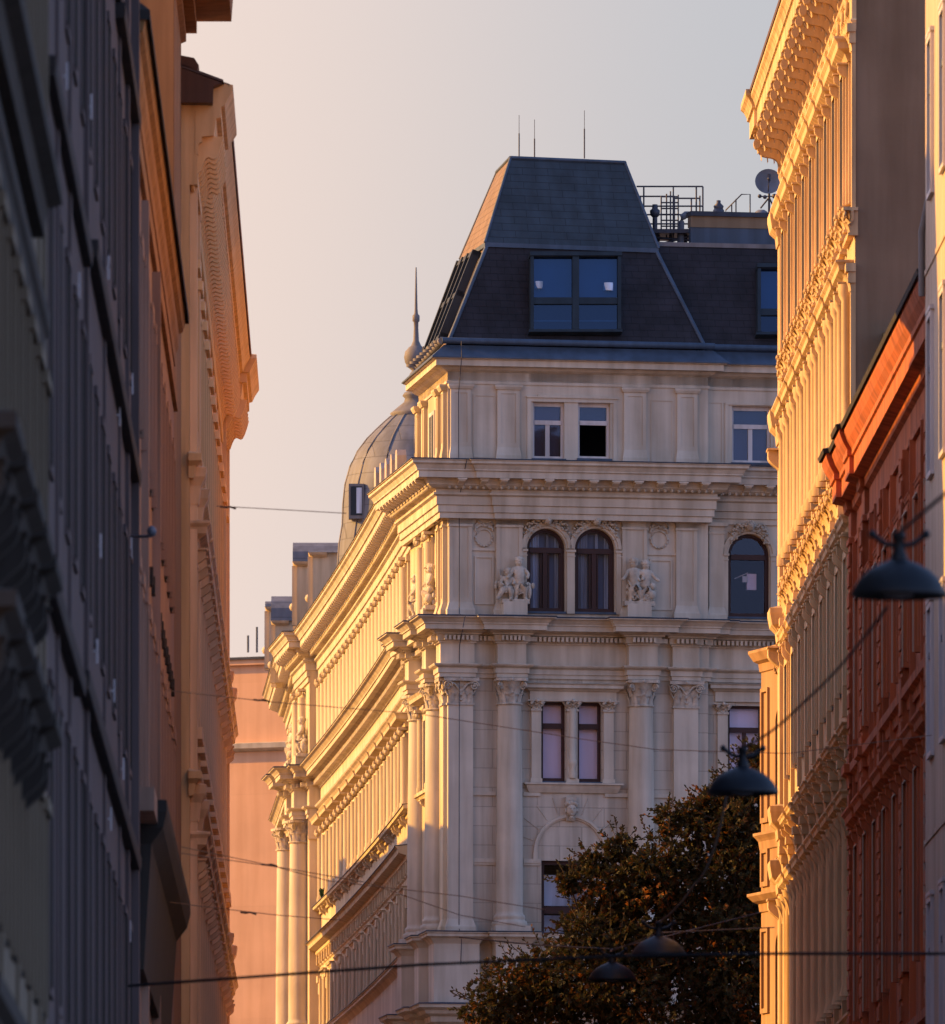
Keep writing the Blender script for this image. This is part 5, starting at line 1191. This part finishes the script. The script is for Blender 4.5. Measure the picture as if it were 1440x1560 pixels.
# projecting canopy low on the brown house
def lp(px, py, Y): return (px-720)*Y/F, Y, zg(py, Y)
m = MB(); z0, z1 = zg(1233, 168), 8.6
m.sweep([(3, .02), (3, 0), (26, 0), (26, .02)], [(-.01, 10.2), (.10, 10.2), (.2, 11.8), (.35, 12.0), (.40, 12.2), (.40, 12.35), (-.01, 12.4)]); cn = m.build('balcony_soffit', 'dark_stone', L3.root)
m = MB(); m.box(-.0, 3, -.28, .02, 12.05, 12.35); m.build('balcony_edge', 'brown_plaster', L3.root)
# ---- slate-blue dark house
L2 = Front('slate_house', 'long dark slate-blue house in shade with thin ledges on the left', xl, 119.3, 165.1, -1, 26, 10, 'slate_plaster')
n2 = L2.len
for z, x0, x1, t in ((15.9, 0, 16.5, .10), (16.2, 18.5, n2, .12), (11.15, 0, 12.3, .12), (11.35, 14, n2, .12), (20.9, 24, n2, .08), (20.7, 34.6, n2, .12)):
    m = MB(); m.sweep([(x0, .02), (x0, 0), (x1, 0), (x1, .02)], [(-.01, z-.08), (t*.9, z-.08), (t, z), (t, z+.1), (-.01, z+.12)]); m.build('ledge', 'slate_trim', L2.root)
gm2 = []
for z0, z1, t in ((12.4, 15.0, .022), (17.3, 19.9, .02), (7.6, 10.4, .022), (22.2, 24.4, .02)):
    m = MB(); m.box(-.62, -.5, -t, .01, z0, z1); m.box(.5, .62, -t, .01, z0, z1); m.box(-.66, .66, -t-.02, .01, z1, z1+.10); m.box(-.64, .64, -t-.01, .01, z0-.08, z0)
    gm2.append((m.mesh('window', 'slate_plaster'), pane_mesh(1.0, z0, z1+.14, 'pane', 'dark_stone')))
k = 0; x = 1.5
while x < n2-1:
    for me, pp in gm2: L2.put(me, x, 'window', pp)
    x += 3.5
m = MB()
for x, d in ((4, .03), (9.4, .03), (16.8, .05), (27, .03), (36.2, .03), (41, .05), (45.2, .10)): m.box(x, x+.6, -d, .01, 0, 26)
m.build('wall_strips', 'slate_plaster', L2.root)
gl = MB(); gl.box(-.03, .03, -.05, -.032, 0, .26); gl.box(-.02, .02, -.034, 0, .12, .14); g_ = gl.mesh('glint_sliver', 'white_frame')  # small white slivers painted as glints on the dark wall
for Y, z in ((126.5, 16.55), (132, 15.1), (138, 17.6), (143, 13.4), (147.5, 16.9), (151, 12.4), (154.5, 15.9), (157, 11.9), (160.5, 18.2), (162.5, 15.0), (163.2, 17.1), (141, 12.1), (149, 10.8), (161.5, 10.2)):
    link('glint_sliver', g_, L2.root, (L2.x(Y), 0, z))
m = MB(); m.tube([(L2.x(163.5), 0, zg(818, 163.5)), (L2.x(162.5), -.28, zg(822, 163))], .02, 5); m.ball((L2.x(162), -.30, zg(820, 163)), .07, 6, sx=2); m.build('wall_bracket_light', 'dish', L2.root)
# ---- nearest olive-grey house with bracketed balconies
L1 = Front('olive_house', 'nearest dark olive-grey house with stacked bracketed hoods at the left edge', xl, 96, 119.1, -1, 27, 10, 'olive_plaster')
n1 = L1.len
def Z1(py, px): Y = 56800/(545-px); return zg(py, Y)
def heavy_hood(z, d=.22):
    m = MB(); m.sweep([(-.8, .02), (-.8, 0), (.8, 0), (.8, .02)], [(-.01, z), (d*.55, z), (d*.7, z+.12), (d, z+.18), (d, z+.30), (-.01, z+.36)])
    for sx in (-1, 1): m.join(console(.2, d*.7, .5), Matrix.Translation((sx*.6, 0, z)))
    return m.mesh('hood', 'dark_stone')
hh = [heavy_hood(10.25, .36), heavy_hood(8.95, .36)]
for Yh in (97.4, 100.6, 103.8, 106.8, 110.0):
    for me in hh: link('hood', me, L1.root, (L1.x(Yh)-.75, 0, 0))
wm = []
for z0, z1 in ((7.2, 9.0), (10.9, 12.8), (15.0, 17.2), (3.0, 5.4)):
    m = MB(); m.box(-.62, -.5, -.06, .01, z0, z1); m.box(.5, .62, -.06, .01, z0, z1); m.box(-.68, .68, -.09, .01, z1, z1+.12); wm.append((m.mesh('window', 'olive_plaster'), pane_mesh(1.0, z0, z1, 'pane', 'dark_stone')))
x = n1-1.6; k = 0
while x > 1:
    for me, pp in wm: w = L1.put(me, x, 'window', pp)
    x -= 2.4; k += 1
for z, d, xe in ((13.9, .30, 16.6), (13.2, .10, 21), (6.3, .22, 9)):
    m = MB(); m.sweep([(0, 0), (xe, 0), (xe, .02)], [(-.01, z-.25), (d*.5, z-.25), (d*.6, z), (d, z+.05), (d, z+.2), (-.01, z+.25)]); m.build('ledge', 'dark_stone', L1.root)
m = MB()
for x in (3, 8, 13, 17, 20.4, 22.2): m.box(x, x+.5, -.03, .01, 0, 27)
m.build('wall_strips', 'olive_plaster', L1.root)

# ================================================================ houses beyond
bd = thing('salmon_house', 'plain salmon house wall closing the street behind the palace, two rods on top', 'building', (-3.2, 420, 0), radians(-24.8))
zt = zg(995, 420)
m = MB(); m.box(-24, 3, 0, 6, 0, zt-.25); m.build('end_wall', 'salmon', bd)
m = MB(); m.box(-24, 3.1, -.15, 6, zt-.25, zt-.08); cp = m.build('coping', 'salmon', bd); m = MB(); m.box(-24.1, 3.2, -.22, 6, zt-.08, zt); m.build('coping_sheet', 'flashing', cp)
m = MB(); z = zg(1130, 420); m.sweep([(-24, 0), (3, 0)], [(-.02, z-.2), (.1, z-.18), (.25, z-.1), (.28, z+.06), (-.02, z+.1)]); m.build('string_course', 'stone', bd)
for px, t in ((378, 968), (391.5, 955)):
    m = MB(); m.tube([(0, 0, 0), (0, 0, (994-t)*.021)], .035, 5); tag(m.build('roof_rod', 'steel', None, lp(px, 994, 422)), {378: 'shorter left rod on top of the salmon wall', 391.5: 'taller right rod on top of the salmon wall'}[px], 'rod', 'rods on the salmon wall')
# unseen house added across the side street to shade the palace's lower flank
sh = thing('unseen_side_house', 'unseen ochre house added across the side street to shade the palace flank', 'building', (-12, 291, 0))
m = MB(); m.box(-16, 0, 0, 55, 0, 25.0); m.build('unseen_house_walls', 'salmon', sh)
m = MB(); m.sweep([(0, 55), (0, 0), (-16, 0)][::-1], [(-.01, 24.0), (.1, 24.0), (.5, 24.6), (.55, 24.9), (-.01, 25.1)]); m.build('cornice', 'stone', sh)
m = MB()
for k, (a, b, h) in enumerate(((4, 7, 25.3), (12, 20, 25.1), (27, 31, 26.0), (36, 42, 25.6), (48, 51, 26.0))): m.box(-5, -1.2, a, b, 24.4, h)
m.build('unseen_house_stacks', 'salmon', sh)

# ================================================================ hanging street lamps and wires
LW = [] 
def lamp(px, py_bot, py_top, Y, wpx, lab):
    k = Y/F; x, y, z = (px-720)*k, Y, zg(py_bot, Y); r = wpx*k/2; h = (py_bot-py_top)*k
    o = thing('street_lamp', lab, 'street lamp', (x, y, z), 0, 'hanging street lamps over the road')
    m = MB(); m.lathe([(r*.96, -.01), (r, .0), (r, .02), (r*.97, h*.16), (r*.86, h*.42), (r*.66, h*.68), (r*.42, h*.86), (r*.22, h*.96), (r*.18, h), (.0001, h)], n=32); m.lathe([(r*.96, -.01), (r*.9, h*.2), (r*.6, h*.55), (.001, h*.7)], n=32); m.build('shade', 'lamp_black', o)
    m = MB(); m.lathe([(r*.17, h*.98), (r*.17, h*1.12), (r*.12, h*1.2), (r*.11, h*1.55), (r*.16, h*1.6), (r*.10, h*1.75), (.001, h*1.76)], n=14)
    for sx in (-1, 1):
        m.tube([(0, 0, h*1.35), (sx*r*.30, 0, h*1.42), (sx*r*.50, 0, h*1.62), (sx*r*.56, 0, h*1.70)], r*.06, 7); m.ball((sx*r*.56, 0, h*1.68), r*.10, 7)
    m.build('hanger', 'lamp_black', o)
    m = MB(); m.lathe([(.0001, -.02), (r*.3, -.0), (r*.3, h*.2)], n=16); m.build('bulb_cover', 'dish', o)
    return Vector((x, y, z+h*1.72)), r
l1, r1 = lamp(1370, 908, 852, 107, 146, 'largest and nearest black bell lamp, in front of the red house')
l2, r2 = lamp(1132, 1209, 1168, 139, 108, 'black bell lamp second in size, above the top of the tree')
l3, r3 = lamp(1004, 1456, 1426, 180, 84, 'dark bell lamp in front of the tree, upper of the two low ones')
l4, r4 = lamp(933, 1494, 1466, 205, 74, 'smallest bluish bell lamp, lowest, in front of the tree')
def wire(name, pts, r, lab, material='cable', sag=0):
    P = [Vector(p) for p in pts]; out = []
    for i in range(len(P)-1):
        for q in range(12):
            t = q/12; v = P[i].lerp(P[i+1], t); v.z -= sag*4*t*(1-t); out.append(v)
    out.append(P[-1]); b = P[0].copy(); m = MB(); m.tube([p-b for p in out], r, 5); return tag(m.build(name, material, None, b), lab, 'cable')
def R_(px, py, Y): return lp(px, py, Y)
wire('overhead_cable', [l1, R_(1460, 735, 100)], .016, 'dark cable rising to the upper right from the nearest lamp')
wire('overhead_cable', [R_(1352, 925, 115), R_(1225, 1070, 128), l2], .014, 'dark cable sloping down from the nearest lamp to the second lamp', sag=.05)
wire('overhead_cable', [l2+Vector((-.12, 2, -.3)), R_(1085, 1300, 155), R_(1060, 1345, 165), l3], .013, 'slack pale cable curving from the second lamp down to the third', 'cable_pale', .06)
wire('overhead_cable', [R_(1160, 1390, 215), R_(1010, 1428, 200), l4, R_(820, 1440, 205), R_(700, 1428, 207)], .011, 'pale cable running sideways just above the lowest lamp', 'cable_pale')
wire('overhead_cable', [R_(1180, 1413, 195), l3+Vector((0, 0, -.15)), R_(930, 1450, 188), l4], .009, 'thin pale cable between the two low lamps', 'cable_pale')
wire('overhead_cable', [R_(196, 1502, 150), R_(640, 1470, 145), R_(940, 1457, 142), R_(1180, 1453, 140), R_(1460, 1453, 138)], .017, 'thick black cable crossing the whole street near the bottom')
wire('overhead_cable', [R_(330, 771, 190), R_(350, 772, 190), R_(528, 782, 190)], .006, 'faint cable crossing the sky left of the dome', 'cable_pale')
wire('overhead_cable', [R_(255, 1052, 185), R_(420, 1070, 188), R_(640, 1088, 190), R_(900, 1128, 195), R_(1000, 1142, 198), R_(1200, 1148, 200), R_(1420, 1120, 200)], .006, 'long thin cable crossing in front of the palace columns', 'cable_pale')
wire('overhead_cable', [R_(275, 1290, 180), R_(410, 1318, 183), R_(500, 1342, 186), R_(700, 1365, 190), R_(830, 1386, 195)], .006, 'thin cable crossing the lower left in front of the flank', 'cable_pale')
wire('overhead_cable', [R_(275, 1300, 178), R_(430, 1322, 184), R_(560, 1345, 190), R_(700, 1394, 196), R_(800, 1412, 200)], .006, 'second thin cable just under the one crossing the flank', 'cable_pale')
wire('overhead_cable', [R_(210, 1368, 180), R_(300, 1380, 184), R_(420, 1394, 188), R_(520, 1402, 190)], .006, 'lowest faint cable in front of the salmon wall', 'cable_pale')
for px, py, Y, lab in ((398, 1067, 187, 'small dark clamp on the long cable in front of the salmon wall'), (347, 773, 190, 'small clamp on the cable in the sky beside the terracotta palace'), (410, 1318, 183, 'small clamp on the cable left of the far columns'), (378, 1391, 186, 'small clamp on the lowest cable')):
    m = MB(); m.tube([(-.11, 0, .01), (-.03, 0, .0), (.03, 0, .01), (.12, 0, -.02)], .015, 6); tag(m.build('cable_clamp', 'clamp_grey', None, lp(px, py, Y)), lab, 'clamp', 'clamps on the cables')

# ================================================================ chestnut tree
def tree():
    TY = 284.0; k = TY/F; bx_, by = (1090-720)*k, TY
    t = thing('chestnut_tree', 'dark autumn chestnut tree with some orange leaves painted as sunlit in front of the palace', 'tree', (bx_, by, 0))
    rnd = random.Random(5); m = MB(); m.tube([(0, 0, -.1), (.05, 0, 3), (-.05, .1, 6), (0, 0, 9)], .38, 10, r1=.24); m.build('trunk', 'bark', t)
    clumps = []
    for px, py, r, dy in ((1165, 1235, 55, 0), (1120, 1265, 55, -.4), (1065, 1275, 45, .2), (1180, 1330, 90, .5), (1100, 1360, 95, 0), (1010, 1330, 62, -.3), (955, 1345, 58, 0), (930, 1378, 56, .4), (1000, 1430, 105, .6), (893, 1428, 46, -.4), (1130, 1470, 120, 0), (930, 1490, 95, -.6), (850, 1500, 72, .2), (795, 1500, 55, 0), (750, 1540, 50, -.3), (830, 1590, 105, .3), (1000, 1600, 150, 0), (1150, 1620, 150, .4), (765, 1640, 70, 0), (900, 1720, 150, .3), (1080, 1780, 180, 0), (1220, 1450, 90, .3), (1230, 1700, 150, 0), (1140, 1190, 34, 0), (1165, 1165, 26, 0), (1120, 1225, 36, .1), (1085, 1225, 26, 0), (1150, 1150, 14, 0), (1060, 1240, 22, 0), (1020, 1250, 20, .1), (945, 1290, 22, 0), (905, 1315, 24, .2), (868, 1345, 20, 0)):
        clumps.append(Vector(((px-720)*k-bx_, dy, zg(py, TY)))); clumps[-1] = (clumps[-1], r*k)
    m = MB()
    for c, r in clumps:
        b0 = Vector((0, 0, 7.5)); mid_ = b0.lerp(c, .5)+Vector((rnd.uniform(-.3, .3), rnd.uniform(-.3, .3), .3)); m.tube([b0, mid_, c], .10, 6, r1=.02)
    V = []; Fc = []
    twigs = []
    for c, r in clumps:
        n = int(620*(r/.9)**2.1)+90
        for q in range(n):
            d = Vector((rnd.gauss(0, 1), rnd.gauss(0, 1), rnd.gauss(0, 1))).normalized(); rr = r*(rnd.random()**.42)*(1+.16*sin(d.x*5+c.x*3)+.16*sin(d.z*7+c.z))
            if rnd.random() < .06: rr *= 1.0+rnd.random()*.22
            p = c+Vector((d.x*rr, d.y*rr*.9, d.z*rr*.85))
            ax = (d+Vector((rnd.gauss(0, .5), rnd.gauss(0, .5), rnd.gauss(-.2, .5)))).normalized(); up = Vector((rnd.gauss(0, 1), rnd.gauss(0, 1), rnd.gauss(0, 1))).normalized(); sd_ = ax.cross(up).normalized(); nn_ = sd_.cross(ax)
            L0 = rnd.uniform(.09, .16)
            for j in range(5):
                a = (j-2)*.62+rnd.gauss(0, .1); dr = (ax*cos(a)+sd_*sin(a)).normalized(); sp2 = dr.cross(nn_).normalized(); L = L0*(1-.12*abs(j-2)); w = L*.24
                o = len(V); dro = nn_*(-.25*L)
                V += [p, p+dr*L*.6+sp2*w, p+dr*L+dro, p+dr*L*.6-sp2*w]; Fc.append((o, o+1, o+2, o+3))
        for q in range(int(9+r*10)):                    # bare shoots poking out
            d = Vector((rnd.gauss(0, 1), rnd.gauss(0, .6), abs(rnd.gauss(.5, .7)))).normalized(); s0 = c+d*r*.7; s1 = c+d*(r*1.05+rnd.uniform(.05, .38)); m.tube([s0, s1], .008, 3)
            for j in range(9):
                p = s0.lerp(s1, .45+.55*j/8); ax = (d+Vector((rnd.gauss(0, .8), rnd.gauss(0, .8), rnd.gauss(0, .5)))).normalized(); sp2 = ax.cross(Vector((.3, 1, .2))).normalized(); L = rnd.uniform(.07, .12); o = len(V)
                V += [p, p+ax*L*.6+sp2*L*.2, p+ax*L, p+ax*L*.6-sp2*L*.2]; Fc.append((o, o+1, o+2, o+3))
    m.build('branches', 'bark', t)
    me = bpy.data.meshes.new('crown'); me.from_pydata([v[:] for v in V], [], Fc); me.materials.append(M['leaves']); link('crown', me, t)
tree()
